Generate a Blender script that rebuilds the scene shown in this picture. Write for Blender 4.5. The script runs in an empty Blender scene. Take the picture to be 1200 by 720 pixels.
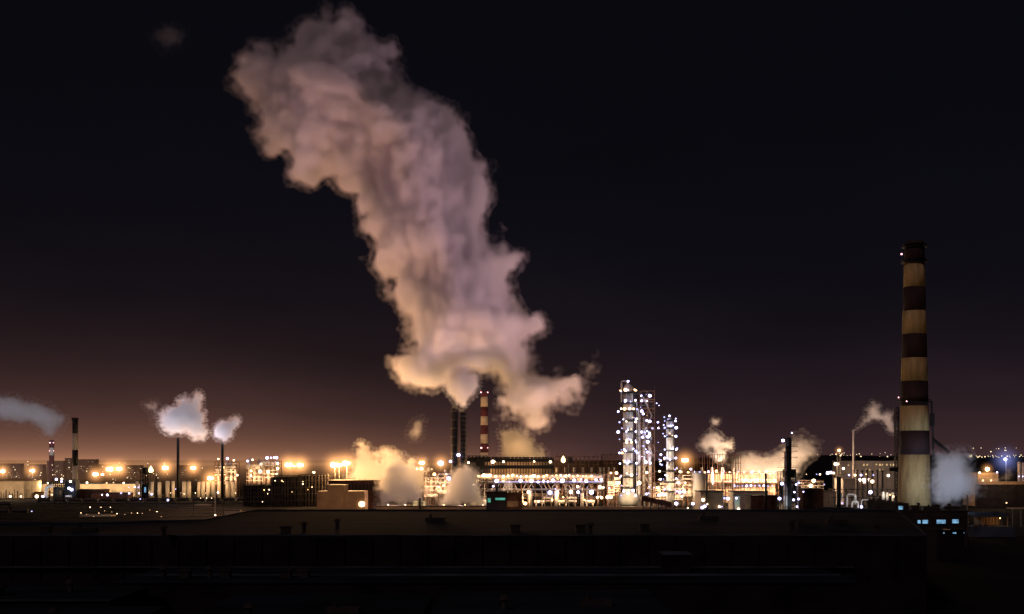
import bpy, math, random
import numpy as np
from mathutils import Vector

# ------------------------------------------------------------------ basics
S = bpy.context.scene
C = S.collection
F, HZ, H = 1300.0, 536.0, 40.0          # focal length in photo pixels, horizon row, camera height
R = math.radians
rnd = random.Random(7)


def X(px, Y): return (px - 600.0) / F * Y
def Z(py, Y): return H - (py - HZ) / F * Y
def P(px, py, Y): return Vector((X(px, Y), Y, Z(py, Y)))


class MB:
    """collects shapes in world coordinates; build() links them as ONE mesh object"""
    def __init__(s): s.v, s.f = [], []

    def box(s, x0, x1, y0, y1, z0, z1):
        n = len(s.v)
        s.v += [(x0, y0, z0), (x1, y0, z0), (x1, y1, z0), (x0, y1, z0), (x0, y0, z1), (x1, y0, z1), (x1, y1, z1), (x0, y1, z1)]
        s.f += [(n, n+3, n+2, n+1), (n+4, n+5, n+6, n+7), (n, n+1, n+5, n+4), (n+1, n+2, n+6, n+5), (n+2, n+3, n+7, n+6), (n+3, n, n+4, n+7)]
        return s

    def prism(s, poly, z0, z1):
        n, k = len(s.v), len(poly)
        s.v += [(x, y, z0) for x, y in poly] + [(x, y, z1) for x, y in poly]
        s.f += [tuple(range(n+k-1, n-1, -1)), tuple(range(n+k, n+2*k))]
        s.f += [(n+i, n+(i+1) % k, n+k+(i+1) % k, n+k+i) for i in range(k)]
        return s

    def cyl(s, a, b, r0, r1=None, n=10, caps=True):
        r1 = r0 if r1 is None else r1
        a, b = Vector(a), Vector(b)
        d = (b-a).normalized()
        u = d.cross(Vector((0, 0, 1)))
        if u.length < 1e-3: u = Vector((1, 0, 0))
        u.normalize(); w = d.cross(u)
        k = len(s.v)
        for c, r in ((a, r0), (b, r1)):
            for i in range(n):
                t = 2*math.pi*i/n
                s.v.append(tuple(c + u*(r*math.cos(t)) + w*(r*math.sin(t))))
        s.f += [(k+i, k+(i+1) % n, k+n+(i+1) % n, k+n+i) for i in range(n)]
        if caps: s.f += [tuple(range(k+n-1, k-1, -1)), tuple(range(k+n, k+2*n))]
        return s

    def tube(s, pts, r, n=6):
        for a, b in zip(pts[:-1], pts[1:]): s.cyl(a, b, r, r, n)
        return s

    def bar(s, a, b, t=0.25): return s.cyl(a, b, t*0.7, t*0.7, 4)

    def lathe(s, c, prof, n=24):
        k = len(s.v)
        for r, z in prof:
            for i in range(n):
                t = 2*math.pi*i/n
                s.v.append((c[0]+r*math.cos(t), c[1]+r*math.sin(t), c[2]+z))
        m = len(prof)
        for j in range(m-1):
            s.f += [(k+j*n+i, k+j*n+(i+1) % n, k+(j+1)*n+(i+1) % n, k+(j+1)*n+i) for i in range(n)]
        s.f.append(tuple(range(k+n-1, k-1, -1)))
        s.f.append(tuple(range(k+(m-1)*n, k+m*n)))
        return s

    def frame(s, x0, x1, y0, y1, z0, z1, nx, nz, t=0.3, diag=True, seed=0):
        """open steelwork: posts, floor beams and some braces"""
        rr = random.Random(seed)
        xs = [x0+(x1-x0)*i/nx for i in range(nx+1)]
        zs = [z0+(z1-z0)*i/nz for i in range(nz+1)]
        for y in (y0, y1):
            for x in xs: s.box(x-t/2, x+t/2, y-t/2, y+t/2, z0, z1)
            for z in zs[1:]: s.box(x0, x1, y-t*.4, y+t*.4, z-t*.45, z+t*.45)
        for z in zs[1:]:
            for x in xs: s.box(x-t*.35, x+t*.35, y0, y1, z-t*.4, z+t*.4)
        if diag:
            for i in range(nx):
                for j in range(nz):
                    if rr.random() < .45:
                        a, b = (xs[i], zs[j]), (xs[i+1], zs[j+1])
                        if rr.random() < .5: a, b = (xs[i+1], zs[j]), (xs[i], zs[j+1])
                        s.bar((a[0], y0, a[1]), (b[0], y0, b[1]), t*.6)
        return s

    def build_each(s, name, mat, parent=None):
        """every separate piece becomes a part of its own"""
        p = list(range(len(s.v)))
        def root(i):
            while p[i] != i: p[i] = p[p[i]]; i = p[i]
            return i
        for f in s.f:
            for i in f[1:]: p[root(i)] = root(f[0])
        groups = {}
        for f in s.f: groups.setdefault(root(f[0]), []).append(f)
        for fs in groups.values():
            ids = sorted({i for f in fs for i in f}); new = {j: k for k, j in enumerate(ids)}
            q = MB(); q.v = [s.v[j] for j in ids]; q.f = [tuple(new[j] for j in f) for f in fs]
            q.build(name, mat, parent)

    def build(s, name, mat, parent=None, smooth=False):
        me = bpy.data.meshes.new(name)
        off = parent_world(parent)
        me.from_pydata([(v[0]-off.x, v[1]-off.y, v[2]-off.z) for v in s.v], [], s.f)
        me.update()
        if smooth: me.polygons.foreach_set('use_smooth', [True]*len(me.polygons))
        me.materials.append(mat)
        o = bpy.data.objects.new(name, me); C.objects.link(o); o.parent = parent
        return o


def parent_world(p):
    v = Vector((0, 0, 0))
    while p is not None:
        v += p.location; p = p.parent
    return v


def tag(o, label=None, cat=None, group=None, kind=None):
    if label: o['label'] = label
    if cat: o['category'] = cat
    if group: o['group'] = group
    if kind: o['kind'] = kind
    return o


def thing(name, label, cat, loc, group=None):
    o = bpy.data.objects.new(name, None); C.objects.link(o)
    o.location = loc; o.empty_display_size = 1
    return tag(o, label, cat, group)


# ------------------------------------------------------------------ materials
def mat(name, col, rough=.8, var=.35, scale=.15, metal=0., dirt=None, stretch=(1, 1, 1), bump=0.):
    m = bpy.data.materials.new(name); m.use_nodes = True
    nt = m.node_tree; N, L = nt.nodes, nt.links
    b = N['Principled BSDF']; b.inputs['Roughness'].default_value = rough; b.inputs['Metallic'].default_value = metal
    b.inputs['Specular IOR Level'].default_value = .05 if rough > .85 else .4
    g = N.new('ShaderNodeNewGeometry'); mp = N.new('ShaderNodeMapping'); mp.inputs['Scale'].default_value = stretch
    L.new(g.outputs['Position'], mp.inputs['Vector'])
    n1 = N.new('ShaderNodeTexNoise'); n1.inputs['Scale'].default_value = scale; n1.inputs['Detail'].default_value = 6
    L.new(mp.outputs[0], n1.inputs['Vector'])
    r = N.new('ShaderNodeValToRGB')
    d = dirt or tuple(c*(1-var) for c in col)
    r.color_ramp.elements[0].position = .35; r.color_ramp.elements[0].color = (*d, 1)
    r.color_ramp.elements[1].position = .65; r.color_ramp.elements[1].color = (*col, 1)
    L.new(n1.outputs['Fac'], r.inputs[0]); L.new(r.outputs[0], b.inputs['Base Color'])
    if bump:
        bp = N.new('ShaderNodeBump'); bp.inputs['Strength'].default_value = bump; bp.inputs['Distance'].default_value = .3
        L.new(n1.outputs['Fac'], bp.inputs['Height']); L.new(bp.outputs[0], b.inputs['Normal'])
    return m


def glowmat(name, col, e, sample=True):
    m = bpy.data.materials.new(name); m.use_nodes = True
    nt = m.node_tree; nt.nodes.clear()
    out = nt.nodes.new('ShaderNodeOutputMaterial'); em = nt.nodes.new('ShaderNodeEmission')
    em.inputs[0].default_value = (*col, 1); em.inputs[1].default_value = e
    nt.links.new(em.outputs[0], out.inputs[0])
    m.cycles.emission_sampling = 'AUTO' if sample else 'NONE'
    return m


def panes(name, col, e, cell=(1.6, 1.6), thr=.45):
    """lit glazing: some panes bright, some dim, dark glazing bars between"""
    m = bpy.data.materials.new(name); m.use_nodes = True
    nt = m.node_tree; N, L = nt.nodes, nt.links; N.clear()
    out = N.new('ShaderNodeOutputMaterial'); em = N.new('ShaderNodeEmission')
    g = N.new('ShaderNodeNewGeometry'); sp = N.new('ShaderNodeSeparateXYZ'); L.new(g.outputs['Position'], sp.inputs[0])
    cb = N.new('ShaderNodeCombineXYZ')
    for i, (ax, c) in enumerate((('X', cell[0]), ('Z', cell[1]))):
        d = N.new('ShaderNodeMath'); d.operation = 'DIVIDE'; d.inputs[1].default_value = c; L.new(sp.outputs[ax], d.inputs[0])
        f = N.new('ShaderNodeMath'); f.operation = 'FLOOR'; L.new(d.outputs[0], f.inputs[0]); L.new(f.outputs[0], cb.inputs[i])
    w = N.new('ShaderNodeTexWhiteNoise'); w.noise_dimensions = '3D'; L.new(cb.outputs[0], w.inputs['Vector'])
    mr = N.new('ShaderNodeMapRange'); mr.inputs['To Min'].default_value = e*thr; mr.inputs['To Max'].default_value = e
    L.new(w.outputs['Value'], mr.inputs['Value']); L.new(mr.outputs[0], em.inputs[1])
    em.inputs[0].default_value = (*col, 1)
    L.new(em.outputs[0], out.inputs[0]); m.cycles.emission_sampling = 'NONE'
    return m


M = dict(
    black=mat('black_steel', (.004, .0037, .004), .6, .4, .4),
    steel=mat('dark_steelwork', (.05, .04, .035), .6, .4, .4),
    rust=mat('rusty_steel', (.16, .075, .04), .75, .5, .3),
    silver=mat('insulation_cladding', (.66, .6, .54), .4, .3, .5, .1),
    pipe=mat('pale_pipe', (.55, .5, .44), .45, .4, .5, .2),
    cream=mat('cream_render', (.55, .45, .32), .85, .3, .12),
    tan=mat('tan_cladding', (.34, .24, .15), .85, .35, .2),
    ochre=mat('ochre_render', (.42, .27, .14), .85, .3, .12),
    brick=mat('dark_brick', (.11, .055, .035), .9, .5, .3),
    conc=mat('concrete', (.32, .29, .26), .9, .3, .15),
    dark=mat('soot_dark_wall', (.035, .03, .03), .9, .4, .2),
    tank=mat('tank_paint', (.58, .5, .4), .5, .35, .25, 0, None, (1, 1, .15)),
    chim_cream=mat('chimney_cream_paint', (.46, .35, .15), .85, .5, .35, 0, (.28, .205, .085), (1, 1, .25)),
    chim_red=mat('chimney_red_paint', (.030, .013, .013), .85, .5, .3, 0, None, (1, 1, .25)),
    white=mat('white_stack_paint', (.52, .45, .36), .8, .25, .3),
    red=mat('red_stack_paint', (.085, .018, .03), .8, .3, .3),
    ground=mat('yard_ground', (.010, .009, .009), .95, .6, .02),
    soil=mat('railway_ballast', (.006, .0055, .0055), .95, .5, .08),
    rail=mat('rail_steel', (.16, .13, .11), .5, .3, .02, .5),
    snowroof=mat('snowy_roof_felt', (.013, .019, .030), .95, .4, .035, 0, (.004, .0055, .0085), (1, 2.2, 1), .3),
    snow=mat('thin_snow', (.062, .08, .10), .95, .4, .1, 0, (.02, .026, .034)),
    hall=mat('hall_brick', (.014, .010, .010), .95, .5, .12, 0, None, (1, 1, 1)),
    hill=mat('wooded_hill', (.02, .017, .018), 1, .5, .01),
    block=mat('apartment_concrete', (.16, .09, .07), .95, .35, .05),
    sodium=glowmat('sodium_lamp', (1, .52, .2), 9, False),
    sodium2=glowmat('sodium_floodlight', (1, .58, .24), 16, False),
    led=glowmat('white_led', (.56, .54, 1), 9, False),
    warm=glowmat('warm_white_lamp', (1, .7, .44), 9, False),
    beacon=glowmat('red_beacon', (1, .42, .5), 7, False),
    flame=glowmat('pilot_flame', (1, .72, .3), 5, False),
    led_dim=glowmat('white_led_dim', (.5, .5, 1), 2.0, False),
    warm_dim=glowmat('warm_lamp_dim', (1, .6, .32), 2.4, False),
    citylamp=glowmat('distant_lamp', (1, .75, .45), 2.2, False),
    w_blue=panes('blue_lit_glazing', (.3, .62, .95), .8, (1.1, 1.0)),
    w_green=panes('green_lit_glazing', (.2, .8, .6), .55, (1.5, 1.4), .6),
    w_warm=panes('warm_lit_glazing', (1, .66, .32), .8, (2, 2), .12),
    w_orange=panes('orange_lit_glazing', (1, .5, .08), 1.0, (2, 2), .5),
    w_city=panes('apartment_lit_glazing', (1, .62, .38), .5, (3, 3), .15),
)


# ------------------------------------------------------------------ lamps
def ico(r=1.0):
    t = (1+5**.5)/2; k = r/math.hypot(1, t)
    v = [(-1, t, 0), (1, t, 0), (-1, -t, 0), (1, -t, 0), (0, -1, t), (0, 1, t), (0, -1, -t), (0, 1, -t), (t, 0, -1), (t, 0, 1), (-t, 0, -1), (-t, 0, 1)]
    f = [(0, 11, 5), (0, 5, 1), (0, 1, 7), (0, 7, 10), (0, 10, 11), (1, 5, 9), (5, 11, 4), (11, 10, 2), (10, 7, 6), (7, 1, 8), (3, 9, 4), (3, 4, 2), (3, 2, 6), (3, 6, 8), (3, 8, 9), (4, 9, 5), (2, 4, 11), (6, 2, 10), (8, 6, 7), (9, 8, 1)]
    return [(a*k, b*k, c*k) for a, b, c in v], f


LAMPME = {}
def lampmesh(kind):
    if kind not in LAMPME:
        me = bpy.data.meshes.new('lamp'); v, f = ico(); me.from_pydata(v, [], f); me.update(); me.materials.append(M[kind]); LAMPME[kind] = me
    return LAMPME[kind]


def lamp(parent, loc, kind='led', r=.75, name='lamp'):
    if kind in ('led', 'warm') and r < 1 and rnd.random() < .3: kind += '_dim'
    o = bpy.data.objects.new(name, lampmesh(kind)); C.objects.link(o)
    o.parent = parent; o.location = Vector(loc) - parent_world(parent); r *= .98*rnd.uniform(.65, 1.25); o.scale = (r, r, r)
    return o


def fill_spot(parent, loc, target, power, col, deg=50):
    """upward floodlight beam from a lamp of the plant"""
    l = bpy.data.lights.new('bulb', 'SPOT'); l.energy = power; l.color = col; l.shadow_soft_size = 3; l.spot_size = R(deg); l.spot_blend = 1
    o = bpy.data.objects.new('bulb', l); C.objects.link(o); o.parent = parent; o.location = Vector(loc) - parent_world(parent)
    o.rotation_euler = (Vector(loc)-Vector(target)).to_track_quat('Z', 'Y').to_euler()
    return o


POINT_GAIN = 1.7
def lamp_or_fill(parent, loc, power, col=(1, .58, .26), r=1.2):  # stands for lamp output; also added fill beside walls and steam
    power *= POINT_GAIN
    l = bpy.data.lights.new('bulb', 'POINT'); l.energy = power; l.color = col; l.shadow_soft_size = r
    o = bpy.data.objects.new('bulb', l); C.objects.link(o); o.parent = parent; o.location = Vector(loc) - parent_world(parent)
    return o


def halo_mat(name, col, strength):
    """mist around a floodlight, lit by it: brightest at the lamp, gone at the rim"""
    m = bpy.data.materials.new(name); m.use_nodes = True
    nt = m.node_tree; N, L = nt.nodes, nt.links; N.clear()
    out = N.new('ShaderNodeOutputMaterial'); em = N.new('ShaderNodeEmission'); tc = N.new('ShaderNodeTexCoord')
    ln = N.new('ShaderNodeVectorMath'); ln.operation = 'LENGTH'; L.new(tc.outputs['Object'], ln.inputs[0])
    mr = N.new('ShaderNodeMapRange'); mr.inputs['From Min'].default_value = 0; mr.inputs['From Max'].default_value = 1
    mr.inputs['To Min'].default_value = 1; mr.inputs['To Max'].default_value = 0; L.new(ln.outputs['Value'], mr.inputs['Value'])
    pw = N.new('ShaderNodeMath'); pw.operation = 'POWER'; pw.inputs[1].default_value = 4; L.new(mr.outputs[0], pw.inputs[0])
    ml = N.new('ShaderNodeMath'); ml.operation = 'MULTIPLY'; ml.inputs[1].default_value = strength; L.new(pw.outputs[0], ml.inputs[0])
    em.inputs[0].default_value = (*col, 1); L.new(ml.outputs[0], em.inputs[1]); L.new(em.outputs[0], out.inputs['Volume'])
    m.cycles.volume_step_rate = .6
    return m


M['mist_warm'] = halo_mat('lit_mist_warm', (1, .43, .14), .26)
M['mist_cool'] = halo_mat('lit_mist_cool', (.35, .4, 1), .07)
HALOME = {}
def halo(parent, loc, r, kind='mist_warm'):  # emissive sphere added around a lamp for its bloom
    if kind not in HALOME:
        mb = MB()
        mb.lathe((0, 0, 0), [(math.sin(math.pi*max(i, .02)/10), -math.cos(math.pi*max(i, .02)/10)) for i in range(10)] + [(.01, 1)], 16)
        o = mb.build('lit_mist', M[kind]); HALOME[kind] = o.data
    else:
        o = bpy.data.objects.new('lit_mist', HALOME[kind]); C.objects.link(o)
    o.parent = parent; o.location = Vector(loc)-parent_world(parent); o.scale = (r, r, r)
    return o


# ------------------------------------------------------------------ ground, rails, hills
MB().box(-9000, 9000, -200, 14000, -1, 0).build('ground', M['ground'])['kind'] = 'structure'
yard = MB().box(-640, -60, 640, 1075, 0, .004); yard = yard.build('rail_yard', M['soil']); yard['kind'] = 'structure'
for k in range(9):
    y0 = 690+k*40
    t = thing('railway_track', f'{["first","second","third","fourth","fifth","sixth","seventh","eighth","ninth"][k]} pair of rails in the dark yard, counted from the workshop roof', 'railway track', (-340, y0, 0), 'tracks across the yard')
    for d in (-.75, .75):
        mb = MB(); a = (-640, y0-14+d, .1); b = (-90, y0+26+d, .1)
        mb.v += [(a[0], a[1], .0), (b[0], b[1], .0), (b[0], b[1]+.14, .0), (a[0], a[1]+.14, .0), (a[0], a[1], .18), (b[0], b[1], .18), (b[0], b[1]+.14, .18), (a[0], a[1]+.14, .18)]
        mb.f += [(0, 3, 2, 1), (4, 5, 6, 7), (0, 1, 5, 4), (1, 2, 6, 5), (2, 3, 7, 6), (3, 0, 4, 7)]
        mb.build('rail', M['rail'], t)
    mb = MB()
    for i in range(0, 550, 3):
        yy = y0-14+40*i/550
        mb.box(-640+i, -640+i+.3, yy-1.3, yy+1.4, .006, .09)
    mb.build('sleepers', M['soil'], t)['kind'] = 'stuff'

def ridge(name, pts, Y, depth, m):
    mb = MB(); n = len(pts)
    top = [(X(px, Y), Y, Z(py, Y)) for px, py in pts]
    mb.v += [(x*1.0, Y-depth, -1) for x, _, _ in top] + top + [(x*1.2, Y+depth*2, z*.7) for x, _, z in top]
    mb.f += [(i, i+1, n+i+1, n+i) for i in range(n-1)] + [(n+i, n+i+1, 2*n+i+1, 2*n+i) for i in range(n-1)]
    o = mb.build(name, m, None, True); o['kind'] = 'structure'
    return o
ridge('hill', [(780+i*24, 537.5-3.4*min(1, i/9)+.8*math.sin(i*1.3)+.5*math.sin(i*2.9)) for i in range(24)], 4200, 1500, M['hill'])

# ------------------------------------------------------------------ foreground halls (dark, roofs with thin snow)
def vent(parent, x, y, z, k):
    mb = MB()
    if k == 0: mb.box(x-1.2, x+1.2, y-1, y+1, z, z+1.6).box(x-1.5, x+1.5, y-1.3, y+1.3, z+1.6, z+1.9)
    elif k == 1: mb.cyl((x, y, z), (x, y, z+2), .5).cyl((x, y, z+2), (x, y, z+2.8), 1.1, .5)
    else: mb.box(x-3, x+3, y-1.5, y+1.5, z, z+1.2).cyl((x-1.5, y, z+1.2), (x-1.5, y, z+2.2), .4)
    return mb.build('roof_vent', M['dark'], parent)


hall = thing('workshop_hall', 'long dark brick workshop with snow-dusted flat roof spanning the whole view', 'workshop', (0, 282, 0))
xl, xr = X(-120, 282), X(1086, 282)
xrb = X(1050, 419)
poly = [(xl, 282), (xr, 282), (xrb, 419), (X(300, 419), 419), (X(285, 400), 400), (X(240, 352), 352), (X(120, 338), 338), (xl*1.3, 338)]
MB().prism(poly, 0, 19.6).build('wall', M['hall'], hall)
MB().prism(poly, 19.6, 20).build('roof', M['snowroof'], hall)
mb = MB()
for (a, b) in zip(poly, poly[1:]+poly[:1]):
    mb.bar((a[0], a[1], 20.1), (b[0], b[1], 20.1), .3)
mb.build('parapet_coping', M['snow'], hall)
mb = MB()
for i in range(36):
    x = xl+8+(xr-xl-16)*i/35
    mb.box(x-.35, x+.35, 281.6, 281.997, 9.5, 19.4)
mb.build_each('pilaster', M['hall'], hall)
for px, py, k in ((335, 622, 0), (356, 621, 1), (395, 617, 1), (604, 620, 0), (680, 620, 0), (692, 622, 1), (755, 619, 0), (928, 619, 1), (946, 614, 2), (980, 611, 2), (1027, 622, 1), (54, 622, 0), (100, 621, 2), (192, 626, 1), (510, 608, 2), (830, 606, 2)):
    Y = 20*F/(py+3-HZ); vent(hall, X(px, Y), Y, 20.0, k)
mb = MB()
for i in range(20):
    a = 282+137*i/20
    x = xr+(xrb-xr)*i/20
    mb.cyl((x-.6, a, 20), (x-.6, a, 21.1), .06, .06, 4)
mb.tube([(xr-.6, 282.3, 21.1), (xrb-.6, 418, 21.1)], .06, 4)
mb.build('roof_railing', M['snow'], hall)
for z in (13.2,):
    MB().box(xl, X(1000, 281), 280.4, 281.99, z-1.1, z-.95).build('wall_ledge', M['snow'], hall)

ann = thing('low_annex', 'low flat-roofed annex along the foot of the long workshop, snow on its edge', 'annex', (0, 249, 0))
ax0, ax1 = X(135, 249), X(985, 262)
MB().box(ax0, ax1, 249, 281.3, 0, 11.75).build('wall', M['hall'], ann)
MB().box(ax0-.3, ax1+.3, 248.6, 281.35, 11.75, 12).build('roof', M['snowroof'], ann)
MB().box(ax0, ax1, 262, 262.5, 12.002, 12.4).build('roof_kerb', M['snow'], ann)
for px in (192, 217, 246, 264, 335, 356):
    vent(ann, X(px, 258), 258, 12, rnd.choice((0, 1)))
hut = thing('stair_hut', 'small brick stair hut standing on the annex roof below the workshop wall', 'hut', (X(792, 270), 270, 12))
MB().box(X(777, 270), X(807, 270), 268, 274, 12.002, 16.4).build('wall', M['hall'], hut)
MB().box(X(775, 270), X(809, 270), 267.5, 274.4, 16.4, 16.8).build('roof', M['snow'], hut)
sheds = [(-60, 128, 222, 246, 11.3, 'dark shed at lower left with a snow-edged flat roof'), (205, 485, 190, 232, 11.2, 'low dark shed below the annex, left of centre, with a thin snow line'),
         (505, 790, 200, 240, 11.4, 'low dark shed below the annex, right of centre, with vents on its snowy roof'), (-120, 105, 168, 205, 12.5, 'nearest dark shed at the lower left corner')]
for a, b, y0, y1, hh, lab in sheds:
    t = thing('storage_shed', lab, 'shed', ((X(a, y0)+X(b, y0))/2, y0, 0), 'sheds in the dark foreground')
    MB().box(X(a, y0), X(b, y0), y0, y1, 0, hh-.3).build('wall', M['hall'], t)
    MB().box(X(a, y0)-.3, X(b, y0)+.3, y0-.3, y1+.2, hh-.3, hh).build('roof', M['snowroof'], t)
    MB().box(X(a, y0)-.3, X(b, y0)+.3, y0-.35, y0+.1, hh+.003, hh+.2).build('snow_edge', M['snow'], t)
    for i in range(2): vent(t, X(a+(b-a)*(i*.43+.25+rnd.random()*.12), y0+8), y0+8+i % 2*6, hh, (i+int(a)) % 3)

# ------------------------------------------------------------------ stacks
def banded(t, cx, Y, bands, rad, part='band', n=32):
    """bands: [(y_top, y_bottom, material)], rad(py) -> radius"""
    for a, b, m in bands:
        MB().lathe((cx, Y, 0), [(rad(b), Z(b, Y)), (rad((a+b)/2), Z((a+b)/2, Y)), (rad(a), Z(a, Y))], n).build(part, M[m], t, True)


Y = 600; cx = X(1071.5, Y)
ch = thing('striped_chimney', 'tall cream and dark red banded concrete chimney on the right', 'chimney', (cx, Y, 0), 'striped chimneys')
px2m = Y/F
rad = lambda py: (11+(py-283)*(18.5-11)/(590-283))*px2m
banded(ch, cx, Y, [(284, 309, 'chim_red'), (309, 337, 'chim_cream'), (337, 365, 'chim_red'), (365, 392, 'chim_cream'), (392, 420, 'chim_red'), (420, 447, 'chim_cream'), (447, 476, 'chim_red'), (476, 505, 'chim_cream'), (505, 533, 'chim_red'), (533, 626, 'chim_cream')], rad, 'painted_band', 40)
for py in (290, 308, 471):
    z = Z(py, Y); r = rad(py)
    mb = MB().lathe((cx, Y, z), [(r*.98, -.4), (r+1.3, -.2), (r+1.3, .1), (r*.98, .15)], 32)
    for i in range(24):
        t_ = 2*math.pi*i/24; mb.cyl((cx+(r+1.2)*math.cos(t_), Y+(r+1.2)*math.sin(t_), z), (cx+(r+1.2)*math.cos(t_), Y+(r+1.2)*math.sin(t_), z+1.2), .05, .05, 4)
    mb.lathe((cx, Y, z+1.15), [(r+1.15, 0), (r+1.25, 0), (r+1.25, .1), (r+1.15, .1)], 32)
    mb.build('platform', M['black'], ch)
mb = MB()
for d in (-.35, .35): mb.tube([(cx-rad(283)*.8+d-3.0, Y-rad(283)*.7-.4, Z(285, Y)), (cx-rad(590)*.8+d-3.5, Y-rad(590)*.7, Z(600, Y))], .1, 4)
for i in range(150):
    f = i/150; x = cx-(rad(283)*.8+3.0)*(1-f)-(rad(590)*.8+3.5)*f
    mb.box(x-.35, x+.35, Y-6-f*1.5, Y-5.9-f*1.5, Z(285+315*f, Y), Z(285+315*f, Y)+.08)
mb.build('ladder', M['black'], ch)
mb = MB().tube([(X(1089, Y), Y-3, Z(470, Y)), (X(1091, Y), Y-3, Z(520, Y)), (X(1090.5, Y), Y-3, 0)], .55, 8).box(X(1088, Y), X(1092, Y), Y-4, Y-2, Z(500, Y), Z(485, Y))
mb.build('conduit', M['black'], ch)
mb = MB().tube([(X(1090.5, Y), Y-3, Z(515, Y)), (X(1108, Y), Y-6, Z(531, Y))], .9, 8).build('gas_duct', M['black'], ch)
for px, py in ((1056.5, 298), (1053, 466), (1062.5, 470.5)): lamp(ch, P(px, py, Y-11), 'beacon', .42, 'beacon')

Y = 880
for px, yt, w, rings, lab in ((532.5, 471, 7.6, 9, 'left one of the two black steel stacks under the giant steam plume'), (542.8, 476, 6.6, 16, 'right one of the two black steel stacks under the giant steam plume, closely ringed')):
    t = thing('black_stack', lab, 'smokestack', (X(px, Y), Y, 0), 'twin black stacks')
    r = w/2*Y/F
    MB().lathe((X(px, Y), Y, 0), [(r*1.25, 0), (r, Z(545, Y)), (r, Z(yt, Y))], 16).build('shaft', M['black'], t, True)
    for i in range(rings):
        z = Z(yt+1.5+(560-yt)*i/rings, Y); MB().lathe((X(px, Y), Y, z), [(r*.98, -.5), (r*1.16, -.4), (r*1.16, .4), (r*.98, .5)], 16).build('stiffening_ring', M['steel'], t)
    mb = MB()
    for d in (-.3, .3): mb.tube([(X(px, Y)+r+.5+d, Y-1, 2), (X(px, Y)+r+.5+d, Y-1, Z(yt+2, Y))], .08, 4)
    mb.build('ladder', M['black'], t)
    lamp(t, P(px+(-4.6 if px < 540 else -5.5), 541 if px < 540 else 533.5, Y-6), 'led', 1.2)

def simple_stack(name, label, px, Y, yt, w0, w1, bands, cat='smokestack', group=None, rim=None):
    t = thing(name, label, cat, (X(px, Y), Y, 0), group)
    rad = lambda py: (w0+(w1-w0)*(py-yt)/(590-yt))/2*Y/F
    banded(t, X(px, Y), Y, bands, rad, 'painted_band' if len(bands) > 1 else 'shaft', 20)
    if rim:
        MB().lathe((X(px, Y), Y, Z(yt, Y)), [(rad(yt)*.98, -2.2), (rad(yt)*rim, -2), (rad(yt)*rim, 0), (rad(yt)*.9, .2)], 20).build('rim', M['black'], t)
    mb = MB(); r = rad(yt)
    for d in (-.25, .25): mb.tube([(X(px, Y)+rad(590)*1.02+d+.5, Y-1, 0), (X(px, Y)+r+d+.5, Y-1, Z(yt+1, Y))], .07, 4)
    mb.build('ladder', M['black'], t)
    return t
W_, R_, B_ = 'white', 'red', 'black'
t = simple_stack('striped_chimney', 'slim red and white striped chimney right beside the two black stacks', 567.5, 1000, 459, 8, 10, [(459, 465.5, R_), (465.5, 477, W_), (477, 488, R_), (488, 498.5, W_), (498.5, 509, R_), (509, 520, W_), (520, 530.5, R_), (530.5, 541, W_), (541, 577, R_)], 'chimney', 'striped chimneys')
for px, py in ((563.5, 460), (571.5, 460), (564, 525), (571.5, 525)): lamp(t, P(px, py, 993), 'beacon', .6, 'beacon')
t = simple_stack('striped_chimney', 'black and grey banded chimney on the left with a flared black rim', 88, 1100, 490, 6.2, 7, [(490, 508, B_), (508, 527.5, W_), (527.5, 546, B_), (546, 583, W_)], 'chimney', 'striped chimneys', 1.25)
t = simple_stack('distant_chimney', 'faint distant chimney with pink lights at far left under drifting steam', 60.5, 1900, 516, 5.5, 6, [(516, 525, R_), (525, 534, W_), (534, 565, R_)], 'chimney', 'striped chimneys')
for px, py in ((58.5, 519), (62.5, 519), (58, 528.5), (62.8, 528.5)): lamp(t, P(px, py, 1890), 'beacon', .9, 'beacon')
simple_stack('thin_stack', 'thin dark stack under the larger white steam puff on the left', 208.5, 1060, 513, 3.0, 3.4, [(513, 584, B_)], 'smokestack', 'thin stacks')
simple_stack('thin_stack', 'thin dark stack under the smaller white steam puff on the left', 260.5, 1040, 519.5, 3.0, 3.4, [(519.5, 585, B_)], 'smokestack', 'thin stacks')
simple_stack('thin_stack', 'thin pale stack breathing steam left of the big striped chimney', 1000, 980, 504.5, 1.9, 2.6, [(504.5, 588, 'pipe')], 'smokestack', 'thin stacks')
simple_stack('short_stack', 'short black stack beside the dark column, left of it', 897.5, 760, 555, 2.4, 2.6, [(555, 603, B_)], 'smokestack', 'short stacks')
simple_stack('short_stack', 'stout short black stack right of the dark column', 983, 740, 559, 5.0, 5.2, [(559, 606, B_)], 'smokestack', 'short stacks')
simple_stack('short_stack', 'black pole-like stack by the pair of left-hand thin stacks', 183.5, 1075, 558, 2.0, 2.2, [(558, 584, B_)], 'smokestack', 'short stacks')
simple_stack('short_stack', 'slim black stack above the conveyor gallery roof', 828, 800, 556, 1.6, 1.8, [(556, 600, B_)], 'smokestack', 'short stacks')

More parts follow.
